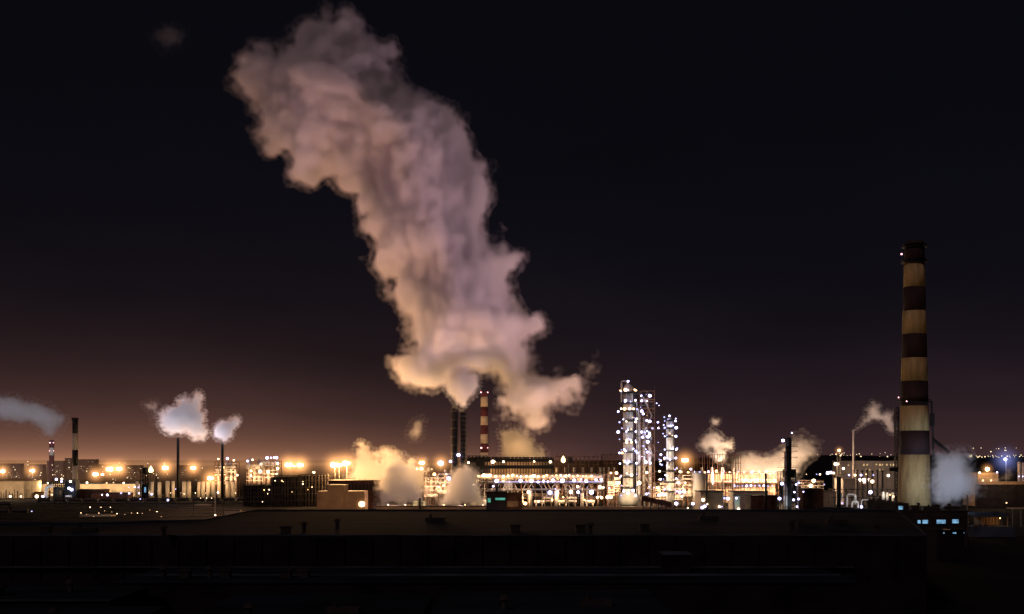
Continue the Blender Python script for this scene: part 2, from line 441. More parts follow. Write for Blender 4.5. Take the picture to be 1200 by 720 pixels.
# ------------------------------------------------------------------ columns with platforms
def column(t, px, Y, yt, yb, w, plats, shell='silver', over=2.7):
    cx, r = X(px, Y), w/2*Y/F
    z0, z1 = Z(yb, Y), Z(yt, Y)
    MB().lathe((cx, Y, 0), [(r*1.15, z0), (r, z0+6), (r, z1-r*.9), (r*.7, z1-r*.3), (r*.2, z1)], 20).build('shell', M[shell], t, True)
    for py in plats:
        z = Z(py, Y)
        mb = MB().lathe((cx, Y, z), [(r*1.0, 0), (r+over, 0), (r+over, .8), (r*1.0, .8)], 16)
        for i in range(12):
            a = 2*math.pi*i/12; q = r+over-.1
            mb.cyl((cx+q*math.cos(a), Y+q*math.sin(a), z), (cx+q*math.cos(a), Y+q*math.sin(a), z+1.3), .06, .06, 4)
        mb.lathe((cx, Y, z+1.2), [(r+over-.15, 0), (r+over-.05, 0), (r+over-.05, .1), (r+over-.15, .1)], 16)
        mb.build('platform', M['black'], t)
    mb = MB()
    for k, q in enumerate((-.5, .15, .72)):
        a = (cx+q*r*1.1, Y-r*1.12)
        mb.tube([(a[0], a[1], z0+4), (a[0], a[1], z1-4-k*9), (a[0]*.999+.3, a[1]+1.5, z1-3-k*9)], .34+.12*(k == 1), 8)
    mb.build('riser_pipe', M['pipe'], t)
    mb = MB(); mb.tube([(cx+r*1.1, Y-r*.5-.8, z0), (cx+r*1.1, Y-r*.5-.8, z1)], .3, 4)
    mb.build('ladder', M['steel'], t)
    return cx, r


Y = 860
t = thing('distillation_column', 'tallest floodlit distillation column with pipe loop over its top', 'column', (X(736, Y), Y, 0), 'distillation columns')
pl = [461.5, 473.5, 483, 494.5, 507, 518.5, 531, 544.5, 560, 573]
cx, r = column(t, 736, Y, 450, 592, 11.5, pl)
MB().tube([(X(728, Y), Y-2, Z(472, Y)), (X(728, Y), Y-2, Z(448.5, Y)), (X(729.5, Y), Y-2, Z(446.8, Y)), (X(733.5, Y), Y-2, Z(446.8, Y)), (X(735, Y), Y-1, Z(449, Y)), (X(735.5, Y), Y, Z(453, Y))], .6, 8).build('overhead_pipe', M['pipe'], t)
MB().lathe((cx, Y, Z(592, Y)), [(r*2.1, 0), (r*2.15, 6), (r*1.7, 9), (r*1.0, 11)], 20).build('skirt', M['conc'], t, True)
for px, py, k, rr in ((736, 447, 'led', .8), (727, 458, 'warm', .9), (733, 457, 'warm', 1.3), (744.5, 457.5, 'sodium', .9), (733, 469.5, 'led', 1.1), (745, 469.5, 'led', .75), (728, 479.3, 'warm', 1.), (732, 479.3, 'sodium', 1.2), (738, 479.3, 'warm', 1.1), (742.5, 479.3, 'sodium', 1.1), (724.5, 482.5, 'led', .9), (726, 495, 'led', .8), (734, 494, 'warm', .8), (745, 494.5, 'warm', .95), (724.5, 506.5, 'led', 1.05), (734, 506, 'led', .8), (745, 506, 'led', .95), (734.5, 518.5, 'warm', .9), (740, 518.5, 'sodium', 1.2), (745.5, 518.5, 'led', .9), (726, 531, 'led', .8), (729, 531, 'sodium', 1.), (733, 529, 'led', .9), (746.5, 531, 'led', .75), (726.5, 543.5, 'led', .8), (735, 543, 'led', .8), (746, 543, 'led', .9), (727, 559, 'led', .9), (740, 557, 'warm', 1.1), (725, 566, 'sodium', 1.1), (749, 566, 'warm', 1.4), (731, 576, 'led', 1.1), (736, 578, 'warm', 1.4), (742, 575, 'led', 1.1), (728, 581, 'led', .8), (745, 581, 'warm', 1.2)):
    lamp(t, P(px, py, Y-r-3), k, rr)
for py in pl:
    for q in range(5): lamp(t, P(736+rnd.uniform(-10.5, 11.5), py-2.2-rnd.random()*3, Y-r-2.5-rnd.random()), rnd.choice(('led', 'led_dim', 'warm', 'warm_dim', 'led')), rnd.uniform(.35, .85))
lamp_or_fill(t, P(736, 579, Y-22), 22000, (1, .75, .45)); lamp_or_fill(t, P(722, 540, Y-18), 5500, (1, .8, .6)); lamp_or_fill(t, P(745, 500, Y-18), 4500, (.85, .85, 1))

t = thing('distillation_column', 'shorter slim floodlit column right of the steel scaffold tower', 'column', (X(785, Y), Y, 0), 'distillation columns')
pl = [494, 503, 513, 529, 541, 553, 566, 577]
cx, r = column(t, 785, Y, 490, 592, 8.5, pl, 'silver', 1.8)
MB().cyl((cx, Y, Z(490, Y)), (cx, Y, Z(487, Y)), .35).build('vent_pipe', M['pipe'], t)
for px, py, k, rr in ((784.5, 487.5, 'led', 1.0), (779, 493.5, 'led', .75), (791.5, 493.5, 'led', .8), (779, 501.5, 'led', .8), (792.5, 501.5, 'led', 1.0), (779, 511.5, 'led', .75), (792, 511.5, 'led', .85), (779, 527, 'led', .85), (792.5, 527, 'led', .85), (779, 537, 'led', .8), (792, 537, 'led', .85), (793, 548.5, 'led', .95), (781, 546, 'led', .7), (792.5, 561, 'led', .85), (780, 557, 'led', .85), (793, 576, 'led', .9), (778, 580, 'led', .9)):
    lamp(t, P(px, py, Y-r-2.5), k, rr)
for py in pl:
    for q in range(4): lamp(t, P(785+rnd.uniform(-8, 9), py-2.2-rnd.random()*3, Y-r-2-rnd.random()), rnd.choice(('led', 'led_dim', 'warm_dim', 'led')), rnd.uniform(.35, .75))
lamp_or_fill(t, P(785, 525, Y-14), 6000, (1, .85, .7)); lamp_or_fill(t, P(785, 568, Y-14), 7000, (1, .75, .45))

t = thing('scaffold_tower', 'open steel lattice tower hung with cold lamps between the two bright columns', 'steel tower', (X(759, Y), Y+4, 0))
x0, x1 = X(751.5, Y), X(767.5, Y)
MB().frame(x0, x1, Y+2, Y+12, 0, Z(458, Y), 2, 11, .42, True, 3).build('frame', M['rust'], t)
MB().cyl((x1, Y+2, Z(458, Y)), (x1, Y+2, Z(453, Y)), .15).build('lightning_rod', M['rust'], t)
mb = MB()
for i in range(6):
    z = Z(575-i*20, Y); mb.box(x0+.3, x1-.3, Y+2.4, Y+11, z, z+.2)
mb.build_each('floor_grating', M['steel'], t)
mb = MB()
for i in range(5):
    z0, z1 = Z(575-i*22, Y), Z(575-(i+1)*22, Y); a, b = (x0+2, x1-2) if i % 2 else (x1-2, x0+2)
    mb.bar((a, Y+4, z0), (b, Y+4, z1), .7)
mb.build('stair', M['pipe'], t)
for px in (756, 763):
    MB().cyl((X(px, Y), Y+7, 2), (X(px, Y), Y+7, Z(490 if px < 760 else 505, Y)), 1.1, 1.1, 12).build('vessel', M['silver'], t, True)
for px, py, k, rr in ((751.5, 464, 'led', .85), (761.5, 464, 'led', 1.25), (752, 470, 'led', .85), (758, 470, 'led', .95), (752, 482, 'led', 1.0), (758, 493, 'led', .9), (761.5, 494, 'led', 1.3), (752, 506.5, 'led', .9), (758.5, 505.5, 'led', .85), (753, 512.5, 'led', .9), (759.5, 512, 'led', 1.2), (759, 518, 'led', 1.1), (758.5, 530, 'led', 1.), (762, 543, 'led', 1.3), (757, 542, 'led', .9), (758, 554, 'warm', 1.1), (771, 495, 'led', .85), (771.5, 502, 'led', .8)):
    lamp(t, P(px, py, Y+.8), k, rr)
for q in range(46): lamp(t, P(rnd.uniform(751, 774), rnd.uniform(462, 585), Y+rnd.uniform(1, 10)), rnd.choice(('led', 'led', 'led_dim', 'warm_dim')), rnd.uniform(.35, .85))
for py in (462, 478, 495, 512, 529, 546, 563):
    mb = MB().box(X(741, Y), X(751.5, Y), Y+1, Y+3.2, Z(py, Y), Z(py, Y)+.35)
    for z in (.6, 1.2): mb.box(X(741, Y), X(751.5, Y), Y+.95, Y+1.02, Z(py, Y)+z, Z(py, Y)+z+.09)
    mb.build('walkway', M['steel'], t)
for py in (503, 529, 553):
    MB().box(X(767.5, Y), X(780, Y), Y+2, Y+3.6, Z(py, Y), Z(py, Y)+.35).build('walkway', M['steel'], t)
mb = MB()
for px in (746.5, 748.5, 750): mb.tube([(X(px, Y), Y+1.5, 0), (X(px, Y), Y+1.5, Z(470+4*(px-746), Y)), (X(px-4, Y), Y+1.5, Z(468+4*(px-746), Y))], .35, 8)
mb.build('riser_pipe', M['pipe'], t)
mb = MB()
for k in range(11): z = Z(578-k*11, Y); mb.box(x0-.4, x1+.4, Y+1.2, Y+12.4, z, z+.28).box(x0-.4, x1+.4, Y+1.1, Y+1.2, z+.9, z+1.05)
mb.build('floor_edges', M['rust'], t)
lamp_or_fill(t, P(757, 470, Y-3), 2500, (.7, .75, 1)); lamp_or_fill(t, P(761, 535, Y-3), 5000, (.7, .75, 1))
lamp_or_fill(t, P(761, 508, Y+6), 5000, (.6, .7, 1)); lamp_or_fill(t, P(760, 555, Y-6), 3000, (1, .8, .6))

Y = 730
t = thing('dark_column', 'dark process column with side platforms and cold lamps, seen against lit steam', 'column', (X(922, Y), Y, 0), 'distillation columns')
cx, r = X(924, Y), 2.0
MB().lathe((cx, Y, 0), [(r*1.2, 0), (r, 8), (r, Z(515, Y)), (r*.6, Z(513, Y))], 16).build('shell', M['black'], t, True)
MB().lathe((X(919.5, Y), Y-2, 0), [(1.4, 0), (1.4, Z(571, Y)), (.9, Z(569, Y)), (.8, Z(530, Y))], 12).build('side_vessel', M['tank'], t, True)
for k, py in enumerate((523.5, 530, 537, 548, 556, 566, 577, 588)):
    a, b = (X(918, Y), X(933.5, Y)) if k < 3 else (X(912, Y), X(934, Y))
    mb = MB().box(a, b, Y-3.2, Y+3, Z(py, Y), Z(py, Y)+.3)
    for i in range(9):
        x = a+(b-a)*i/8; mb.cyl((x, Y-3.1, Z(py, Y)), (x, Y-3.1, Z(py, Y)+1.2), .06, .06, 4)
    mb.box(a, b, Y-3.15, Y-3.05, Z(py, Y)+1.15, Z(py, Y)+1.25)
    mb.build('platform', M['black'], t)
MB().frame(X(913, Y), X(931, Y), Y-3.5, Y+3.5, 0, Z(553, Y), 3, 4, .35, True, 5).build('support_frame', M['black'], t)
MB().prism([(X(918, Y), Y-2), (X(931, Y), Y-2), (X(934, Y), Y+2), (X(918, Y), Y+2)], Z(560, Y), Z(550, Y)).build('drum', M['black'], t)
MB().tube([(X(931, Y), Y, Z(556, Y)), (X(934, Y), Y-1, Z(568, Y)), (X(935, Y), Y-1, Z(604, Y))], .5, 8).build('downpipe', M['pipe'], t)
for px, py, k, rr in ((917.5, 516.5, 'led', 1.0), (928, 507.5, 'led', .75), (916.5, 567, 'led', 1.1), (936, 566, 'led', .95), (933, 568, 'led', .8), (931, 577, 'led', .6), (913.5, 584.5, 'led', 1.1), (930, 586, 'led', .9), (936, 585, 'led', .8), (934, 594, 'led', .7), (941.5, 576.5, 'led', .7)):
    lamp(t, P(px, py, Y-4.6), k, rr)
MB().cyl((X(926, Y), Y, Z(514, Y)), (X(928, Y), Y, Z(507, Y)), .12).build('mast', M['black'], t)
lamp_or_fill(t, P(926, 590, Y-9), 900, (.6, .8, 1))
lamp_or_fill(t, P(919, 595, Y-16), 700, (1, .7, .4))

# ------------------------------------------------------------------ central pipe rack with air coolers
Y = 900
t = thing('pipe_rack', 'long multi-level pipe rack ablaze with lamps, in the middle of the plant', 'pipe rack', (X(640, Y), Y, 0))
x0, x1 = X(546, Y), X(708, Y)
MB().frame(x0, x1, Y, Y+16, 0, Z(557, Y), 20, 4, .55, True, 11).build('frame', M['rust'], t)
for a, b, m, q in ((557.5, 556.4, 'conc', 0), (566.8, 565.8, 'steel', 1), (575.5, 574.8, 'steel', 1), (583, 582.4, 'steel', 2)):
    MB().box(x0-1, x1+1, Y-1.2-q*.4, Y+17, Z(a, Y), Z(b, Y)).build('deck', M[m], t)
MB().box(x0, X(700, Y), Y+16.5, Y+17, Z(563, Y), Z(555, Y)).build('back_panel', M['cream'], t)
MB().box(x0+5, X(660, Y), Y+16.6, Y+17, Z(586, Y), Z(579, Y)).build('back_panel', M['cream'], t)
MB().box(X(562, Y), X(706, Y), Y-.9, Y-.5, Z(560.6, Y), Z(557.7, Y)).build('lit_fascia', M['cream'], t)
MB().cyl((X(580, Y), Y-1.9, Z(564.9, Y)), (X(706, Y), Y-1.9, Z(564.9, Y)), .22, .22, 6).build('light_strip', M['led_dim'], t)
for i in range(10): lamp_or_fill(t, P(567+i*15, 561.5, Y-5), 380, (1, .6, .28), .5)
for i in range(8): lamp_or_fill(t, P(585+i*16.5, 567.5, Y-5), 260, (.75, .75, 1), .5)
mb = MB()
for k in range(7): mb.tube([(x0, Y+1+k*2.1, Z(565.3, Y)+.5), (x1, Y+1+k*2.1, Z(565.3, Y)+.5)], .45, 8)
mb.build('pipe_run', M['pipe'], t)
mb = MB()
for k in range(6): mb.tube([(x0+8, Y+.6+k*2.4, Z(574.5, Y)+.5), (x1-3*k, Y+.6+k*2.4, Z(574.5, Y)+.5)], .4+.1*(k % 2), 8)
mb.build('pipe_run', M['silver'], t)
mb = MB()
for k in range(26):
    x = x0+4+(x1-x0-8)*rnd.random(); mb.tube([(x, Y-.8, Z(590, Y)), (x, Y-.8, Z(566+rnd.random()*12, Y)), (x+rnd.choice((-1, 1))*3, Y+1, Z(566, Y))], .25, 6)
mb.build('riser_pipe', M['pipe'], t)
for i in range(14):
    x = x0+6+(x1-x0-12)*(i+.5*rnd.random())/14; z = Z(593, Y)
    mb = MB()
    if i % 3 == 0: mb.cyl((x, Y-3, 0), (x, Y-3, 9+rnd.random()*5), 1.4, 1.4, 12).cyl((x, Y-3, 12), (x, Y-3, 15), .4, .4, 8)
    elif i % 3 == 1: mb.cyl((x-4, Y-3, 4), (x+4, Y-3, 4), 1.5, 1.5, 12).box(x-3, x-2, Y-4, Y-2, 0, 3).box(x+2, x+3, Y-4, Y-2, 0, 3)
    else: mb.cyl((x-4, Y-3, 7), (x+4, Y-3, 7), .9, .9, 10).cyl((x-4, Y-3, 4.5), (x+4, Y-3, 4.5), .9, .9, 10).box(x-3, x-2.4, Y-4, Y-2, 0, 8).box(x+2.4, x+3, Y-4, Y-2, 0, 8)
    mb.build('vessel', M['silver' if i % 2 else 'tank'], t, True)
for i in range(27):
    px = 560+i*5.1
    if rnd.random() < .92: lamp(t, P(px+rnd.uniform(-.9, .9), 557.6+rnd.uniform(-.5, 1.0), Y-2), 'warm' if (i % 4 or px > 650) and rnd.random() < .7 else 'sodium', rnd.uniform(.7, 1.2))
for px, py, rr in ((582, 563.8, 1.5), (590, 564.5, .8), (597, 565.2, .8), (610, 563.5, 1.3), (623, 563.8, 1.2), (630.5, 565, .8), (637, 564, 1.1), (642, 564.5, .9), (648, 563.3, 1.3), (659, 563.6, 1.5), (673, 563.2, 1.7), (681, 562, .8), (687, 564, 1.2), (698.5, 562.5, .9), (704.5, 562, 1.1), (651, 573, .9), (653.5, 576, 1.), (644.5, 577.5, 1.5), (693, 577, 1.7), (677.5, 577, 1.2), (578, 570, .8)):
    lamp(t, P(px, py, Y-2.6), 'led', rr)
for px, py, k, rr in ((619.5, 577, 'warm', 1.7), (615.5, 590.2, 'sodium', 1.9), (669, 576.5, 'warm', 1.8), (677, 570.5, 'warm', 1.2), (602, 587, 'sodium', .8), (631, 588, 'warm', .7), (647, 586, 'sodium', .7), (700, 583, 'warm', 1.4), (705, 583.5, 'sodium', 1.2), (574, 557.3, 'warm', 1.3), (567, 557, 'warm', 1.3), (561, 558, 'sodium', 1.), (555, 568, 'warm', 1.0), (703, 571, 'warm', 1.5), (707, 571.5, 'warm', .9), (609, 585, 'sodium', .7), (660, 583, 'sodium', .8), (685, 586, 'sodium', .7)):
    lamp(t, P(px, py, Y-5), k, rr)
for px in (560, 590, 620, 650, 680, 705): lamp_or_fill(t, P(px, 559.5, Y+8), 5000, (1, .62, .3))
for px in (575, 612, 655, 695): lamp_or_fill(t, P(px, 580, Y-9), 6500, (1, .6, .3))

t = thing('air_cooler_bank', 'two dark tiers of finned air coolers on top of the pipe rack', 'air cooler', (X(600, Y), Y, Z(556, Y)))
xa, xb = X(548, Y), X(649, Y)
for a, b in ((541.5, 537.5), (549.5, 545.5)):
    MB().box(xa, xb, Y+.5, Y+15, Z(a, Y), Z(b, Y)).build('cooler_tier', M['black'], t)
mb = MB()
for i in range(32):
    x = xa+(xb-xa)*i/31; mb.box(x-.3, x+.3, Y-.2, Y+.3, Z(556, Y), Z(536, Y))
mb.build_each('post', M['black'], t)
for i in range(20):
    x = xa+8+(xb-xa-10)*i/19; MB().cyl((x, Y+7, Z(537.4, Y)), (x, Y+7, Z(535.6, Y)), 1.3, 1.5, 12).build('fan_stack', M['steel'], t)
MB().box(xa+10, xb-3, Y+15.2, Y+15.5, Z(545.4, Y), Z(541.6, Y)).build('lit_louvre', M['tan'], t)
MB().box(xa+18, xb-1, Y+15.2, Y+15.5, Z(555.5, Y), Z(549.7, Y)).build('lit_louvre', M['tan'], t)
for px, py, k, rr in ((577.5, 541.3, 'warm', 1.5), (580, 541.2, 'warm', .9), (590, 541.3, 'warm', .9), (626, 541, 'warm', .8), (645, 541.5, 'warm', 1.4), (549, 542.3, 'warm', .8)): lamp(t, P(px, py, Y-.8), k, rr)
for px in (575, 600, 625): lamp_or_fill(t, P(px, 543.6, Y+9), 1300, (1, .6, .3)); lamp_or_fill(t, P(px, 552.5, Y+9), 1500, (1, .6, .3))

t = thing('cooler_frame', 'dark bare steel frame left of the air coolers beside the black stacks', 'steel frame', (X(555, 905), 905, 0))
MB().frame(X(545, 905), X(571, 905), 900, 912, 0, Z(534.5, 905), 6, 9, .7, True, 4).build('frame', M['black'], t)
MB().box(X(550, 905), X(566, 905), 903, 910, Z(556, 905), Z(536, 905)).build('cooler_box', M['black'], t)

Y = 925
for a, b, yt, n, s, lab in ((650, 706, 533, 11, 1, 'tall bare steel grid standing behind the right half of the pipe rack'), (706, 724, 531, 6, 2, 'narrow dark steel grid just left of the tallest column'), (795, 868, 531, 12, 6, 'faint tall steel grid right of the slim bright column')):
    t = thing('steel_grid', lab, 'steel frame', (X((a+b)/2, Y), Y, 0), 'open steel grids')
    MB().frame(X(a, Y), X(b, Y), Y, Y+10, 0, Z(yt+2, Y), n, 6, .42, False, s).build('frame', M['rust'], t)
    mb = MB()
    for i in range(n): mb.cyl((X(a+(b-a)*(i+.5)/n, Y), Y, Z(yt+3, Y)), (X(a+(b-a)*(i+.5)/n, Y), Y, Z(yt-2+i % 3, Y)), .18, .1, 5)
    mb.build_each('lightning_rod', M['rust'], t)
    mb = MB()
    for i in range(0, n, 2): mb.cyl((X(a+(b-a)*(i+.5)/n, Y+5), Y+5, 0), (X(a+(b-a)*(i+.5)/n, Y+5), Y+5, Z(548, Y)), 1.1, 1.1, 10)
    mb.build_each('vessel', M['pipe'], t)

# mast with pilot flame lamp
Y = 840
t = thing('flare_mast', 'dark lattice mast in front of the pipe rack carrying a bright yellow flame', 'mast', (X(662, Y), Y, 0), 'flares')
mb = MB()
for d in (-1.2, 1.2): mb.bar((X(664, Y)+d, Y, 0), (X(664, Y)+d, Y, Z(536, Y)), .45)
for i in range(20):
    z0 = i*2.0; mb.bar((X(664, Y)-1.2, Y, z0), (X(664, Y)+1.2, Y, z0+2), .25)
mb.box(X(659, Y), X(671.5, Y), Y-1, Y+1, Z(543, Y), Z(542.4, Y)).box(X(666, Y), X(671, Y), Y-1, Y+1, Z(542, Y), Z(536, Y))
mb.build('lattice', M['black'], t)
MB().lathe((X(660, Y), Y-1.2, Z(542.4, Y)), [(.6, 0), (1.5, .8), (1.7, 2), (1.3, 3.2), (.6, 4.4), (.1, 5.2)], 12).build('flame', M['flame'], t, True)
lamp_or_fill(t, P(660, 539, Y-4), 500)
Y = 1070
t = thing('flare_mast', 'dark lattice structure on the left carrying a bright flickering flame', 'mast', (X(170, Y), Y, 0), 'flares')
mb = MB().frame(X(166, Y), X(175, Y), Y-3, Y+3, 0, Z(550, Y), 3, 8, .55, True, 8)
mb.box(X(167, Y), X(175, Y), Y-2.6, Y+2.6, 0, Z(568, Y)).box(X(168, Y), X(172.5, Y), Y-2, Y+2, Z(556, Y), Z(548, Y))
mb.build('lattice', M['black'], t)
MB().lathe((X(177.3, Y), Y-1.2, Z(554, Y)), [(.8, 0), (2.2, 1), (2.4, 2.6), (1.2, 4.6), (.3, 6.4)], 12).build('flame', M['flame'], t, True)
MB().box(X(172, Y), X(179, Y), Y-2, Y, Z(555.2, Y), Z(554.3, Y)).build('flame_arm', M['black'], t)
MB().box(X(170.5, Y), X(172.5, Y), Y-3.6, Y-3.4, Z(577, Y), Z(571, Y)).build('window', M['w_blue'], t)
lamp_or_fill(t, P(177.5, 551, Y-4), 1500)

# ------------------------------------------------------------------ buildings
def building(name, label, cat, px0, px1, py0, Y, depth, wm, rm='dark', group=None, zb=0., wins=(), par=.6):
    t = thing(name, label, cat, ((X(px0, Y)+X(px1, Y))/2, Y, zb), group)
    x0, x1, z1 = X(px0, Y), X(px1, Y), Z(py0, Y)
    MB().box(x0, x1, Y, Y+depth, zb, z1).build('wall', M[wm], t)
    MB().box(x0-.4, x1+.4, Y-.4, Y+depth+.4, z1+.002, z1+par).build('roof', M[rm], t)
    for a, b, c, d, m in wins:
        fr = MB().box(X(a, Y)-.25, X(b, Y)+.25, Y-.12, Y-.01, Z(d, Y)-.25, Z(c, Y)+.25).build('window', M['black'], t)
        MB().box(X(a, Y), X(b, Y), Y-.2, Y-.122, Z(d, Y), Z(c, Y)).build('pane', M[m], fr)
    return t


# right: boiler house in front of the big chimney
Y = 500
t = building('boiler_house', 'dark boiler house with four pale blue lit windows before the big chimney', 'industrial building', 1066, 1134, 600, Y, 50, 'dark', 'black', None, 0, ((1075.3, 1078.7, 609.8, 613.6, 'w_blue'), (1081, 1087.3, 609.5, 613.8, 'w_blue'), (1097.5, 1108, 609.3, 613.8, 'w_blue'), (1115.8, 1123.2, 608.8, 613.4, 'w_blue')))
MB().box(X(1050, Y), X(1066, Y)-.01, Y+1, Y+40, 0, Z(590, Y)).build('stair_tower', M['dark'], t)
fr = MB().box(X(1053.3, Y), X(1059.3, Y), Y+.85, Y+.99, Z(597.9, Y), Z(592.9, Y)).build('window', M['black'], t)
MB().box(X(1053.8, Y), X(1058.8, Y), Y+.75, Y+.84, Z(597.5, Y), Z(593.3, Y)).build('pane', M['w_blue'], fr)
for i in range(6): vent(t, X(1072+i*10, Y+10), Y+10+(i % 2)*6, Z(600, Y)+.6, i % 3)
t = thing('switch_house', 'tiny dark hut in front of the boiler house with small lit windows', 'hut', (X(1110, 430), 430, 0))
MB().box(X(1098, 430), X(1130, 430), 430, 440, 0, Z(621, 430)).build('wall', M['hall'], t)
MB().box(X(1097, 430), X(1131, 430), 429, 441, Z(621, 430)+.002, Z(620, 430)).build('roof', M['dark'], t)
for a, b in ((1105, 1107), (1116, 1120.5), (1129, 1130)):
    fr = MB().box(X(a, 430), X(b, 430), 429.85, 429.99, Z(625.9, 430), Z(623.6, 430)).build('window', M['black'], t)
    MB().box(X(a, 430)+.1, X(b, 430)-.1, 429.75, 429.84, Z(625.6, 430), Z(624, 430)).build('pane', M['w_blue'], fr)
Y = 520
t = thing('vent_pole', 'tall thin pole rising beside the bluish steam at the boiler house', 'pole', (X(1133.5, Y), Y, 0))
MB().cyl((X(1133.5, Y), Y, 0), (X(1133.5, Y), Y, Z(580, Y)), .45, .3, 8).build('shaft', M['conc'], t)
Y = 560
t = thing('loading_shed', 'small open shed with sloping snowy roof and warm light inside, at lower right', 'shed', (X(1165, Y), Y, 0))
x0, x1 = X(1152, Y), X(1181, Y)
mb = MB()
for i in range(5):
    x = x0+(x1-x0)*i/4; mb.box(x-.2, x+.2, Y, Y+.4, 0, Z(606, Y)).box(x-.2, x+.2, Y+10, Y+10.4, 0, Z(603, Y))
mb.build_each('post', M['tan'], t)
mb = MB(); mb.v += [(x0-5, Y-2, Z(606, Y)), (x1+1, Y-2, Z(606, Y)), (x1+1, Y+11, Z(602, Y)), (x0-5, Y+11, Z(602, Y))]; mb.v += [(a, b, c+.3) for a, b, c in mb.v]
mb.f += [(0, 3, 2, 1), (4, 5, 6, 7), (0, 1, 5, 4), (1, 2, 6, 5), (2, 3, 7, 6), (3, 0, 4, 7)]
mb.build('roof', M['snow'], t)
MB().box(x0, x1, Y+10.5, Y+10.8, 0, Z(603.5, Y)).build('back_wall', M['tan'], t)
MB().box(x0-8, x1+2, Y-4, Y+10, 0.004, Z(617, Y)).build('loading_dock', M['snow'], t)
lamp(t, P(1172, 607.5, Y+5), 'sodium', .3); lamp_or_fill(t, P(1172, 607.8, Y+4), 260, (1, .5, .2), .4)

# right edge
Y = 900
t = building('lit_warehouse', 'orange lit warehouse right of the bluish steam with a sodium lamp on its roof', 'warehouse', 1146, 1170, 554, Y, 30, 'tan', 'dark')
lamp(t, P(1157, 550, Y-2), 'sodium2', 1.7); lamp(t, P(1148, 554.2, Y-2), 'warm', .8); lamp(t, P(1168.5, 553.7, Y-2), 'led', .8); lamp_or_fill(t, P(1157, 551, Y-9), 5200); halo(t, P(1157, 550, Y-2), 8.5)
t = thing('retaining_wall', 'long low wall glowing orange at the right edge below the steam', 'wall', (X(1180, 885), 885, 0))
MB().box(X(1145, 885), X(1320, 885), 885, 889, 0, Z(568, 885)).build('wall_face', M['dark'], t)
MB().box(X(1144.5, 885), X(1320, 885), 884.0, 889.2, Z(568, 885)+.002, Z(564.6, 885)).build('coping', M['tan'], t)  # tan band over dark face paints the lamplit edge above shade
for px in (1152, 1161.5): lamp(t, P(px, 563.2, 883), 'warm', .75)
lamp_or_fill(t, P(1190, 560, 872), 2500)
for k, (px, yt) in enumerate(((1194.5, 541), (1199, 542))):
    t = thing('silo', ('left' if k == 0 else 'right') + ' one of two slim pale silos at the right edge', 'silo', (X(px, 905), 905, 0), 'silos at the right edge')
    MB().lathe((X(px, 905), 905, 0), [(1.35, 0), (1.35, Z(yt+1, 905)), (.6, Z(yt, 905))], 16).build('shell', M['silver'], t, True)
    lamp(t, P(px-.4, 558.5, 901), 'led', .55)

# between dark column and chimney
for args in ((880, 913, 582, 770, 18, 'brick', 'dark', 'low brick-brown building left of the dark column', ()),
             (941, 965, 574, 760, 20, 'brick', 'dark', 'dark orange-brown block right of the dark column', ()),
             (962, 980, 577, 810, 14, 'tan', 'dark', 'pale lit block behind the stout short black stack', ()),
             (966, 1000, 596, 735, 14, 'hall', 'dark', 'low dark building with two amber windows by the stout short stack', ((967, 971.5, 597.6, 600.6, 'w_orange'), (976, 982.5, 597.4, 601, 'w_orange'))),
             (1001, 1036, 597.5, 728, 10, 'rust', 'dark', 'long rust-orange low wall-like shed left of the chimney foot', ()),
             (821, 848, 577, 800, 24, 'tan', 'dark', 'pale lit workshop with flat dark roof right of the slim column', ()),
             (860, 900, 577, 815, 20, 'cream', 'dark', 'cream lit building under the wide glowing steam', ()),
             (988, 1018, 562, 930, 25, 'conc', 'conc', 'grey-brown block at the foot of the thin pale stack', ())):
    building('plant_building', args[7], 'industrial building', args[0], args[1], args[2], args[3], args[4], args[5], args[6], 'buildings between columns and chimney', 0, args[8])
t = building('office_block', 'long pale office block with two rows of lit windows beyond the chimney', 'office building', 982, 1053, 541, 1150, 20, 'conc', 'conc', None, 0,
             [(a, a+2.2, 543.6, 546.2, 'w_warm') for a in (993, 1011, 1015, 1026, 1030, 1033, 1038, 1042, 1046)] + [(a, a+2.0, 549.4, 551.8, 'w_warm') for a in (1014, 1018, 1030, 1033, 1046)])
lamp_or_fill(t, P(1010, 553, 1125), 2500, (1, .7, .5)); lamp_or_fill(t, P(1040, 553, 1125), 2500, (1, .7, .5))
Y = 860
t = thing('lamp_tower', 'lattice lamp tower crowned by lamps left of the thin pale stack', 'lamp tower', (X(983, Y), Y, 0))
MB().frame(X(981.2, Y), X(984.8, Y), Y-1.2, Y+1.2, 0, Z(529, Y), 1, 14, .35, True, 9).build('lattice', M['steel'], t)
for px, py, k, rr in ((983.3, 528, 'sodium2', 1.4), (979.8, 532.5, 'warm', .7), (979, 544, 'warm', 1.6), (982, 544, 'warm', 1.1), (988.3, 549.3, 'warm', 1.4), (985, 534, 'warm', .5), (970, 554.5, 'led', 1.1), (973.5, 553.8, 'led', 1.2), (977, 554.5, 'warm', 1.3)): lamp(t, P(px, py, Y-2.5), k, rr)
MB().box(X(968, Y), X(990, Y), Y-1.6, Y+1.6, Z(556.5, Y), Z(555.8, Y)).build('gantry', M['steel'], t)
lamp_or_fill(t, P(980, 558, Y-6), 2600); halo(t, P(983.3, 528, Y-2.5), 6)
Y = 780
t = thing('compressor_unit', 'cluster of white pipe loops and drums left of the big chimney foot', 'process unit', (X(1010, Y), Y, 0))
MB().frame(X(978, Y), X(1048, Y), Y+2, Y+14, 0, Z(574, Y), 10, 3, .35, True, 14).build('frame', M['black'], t)
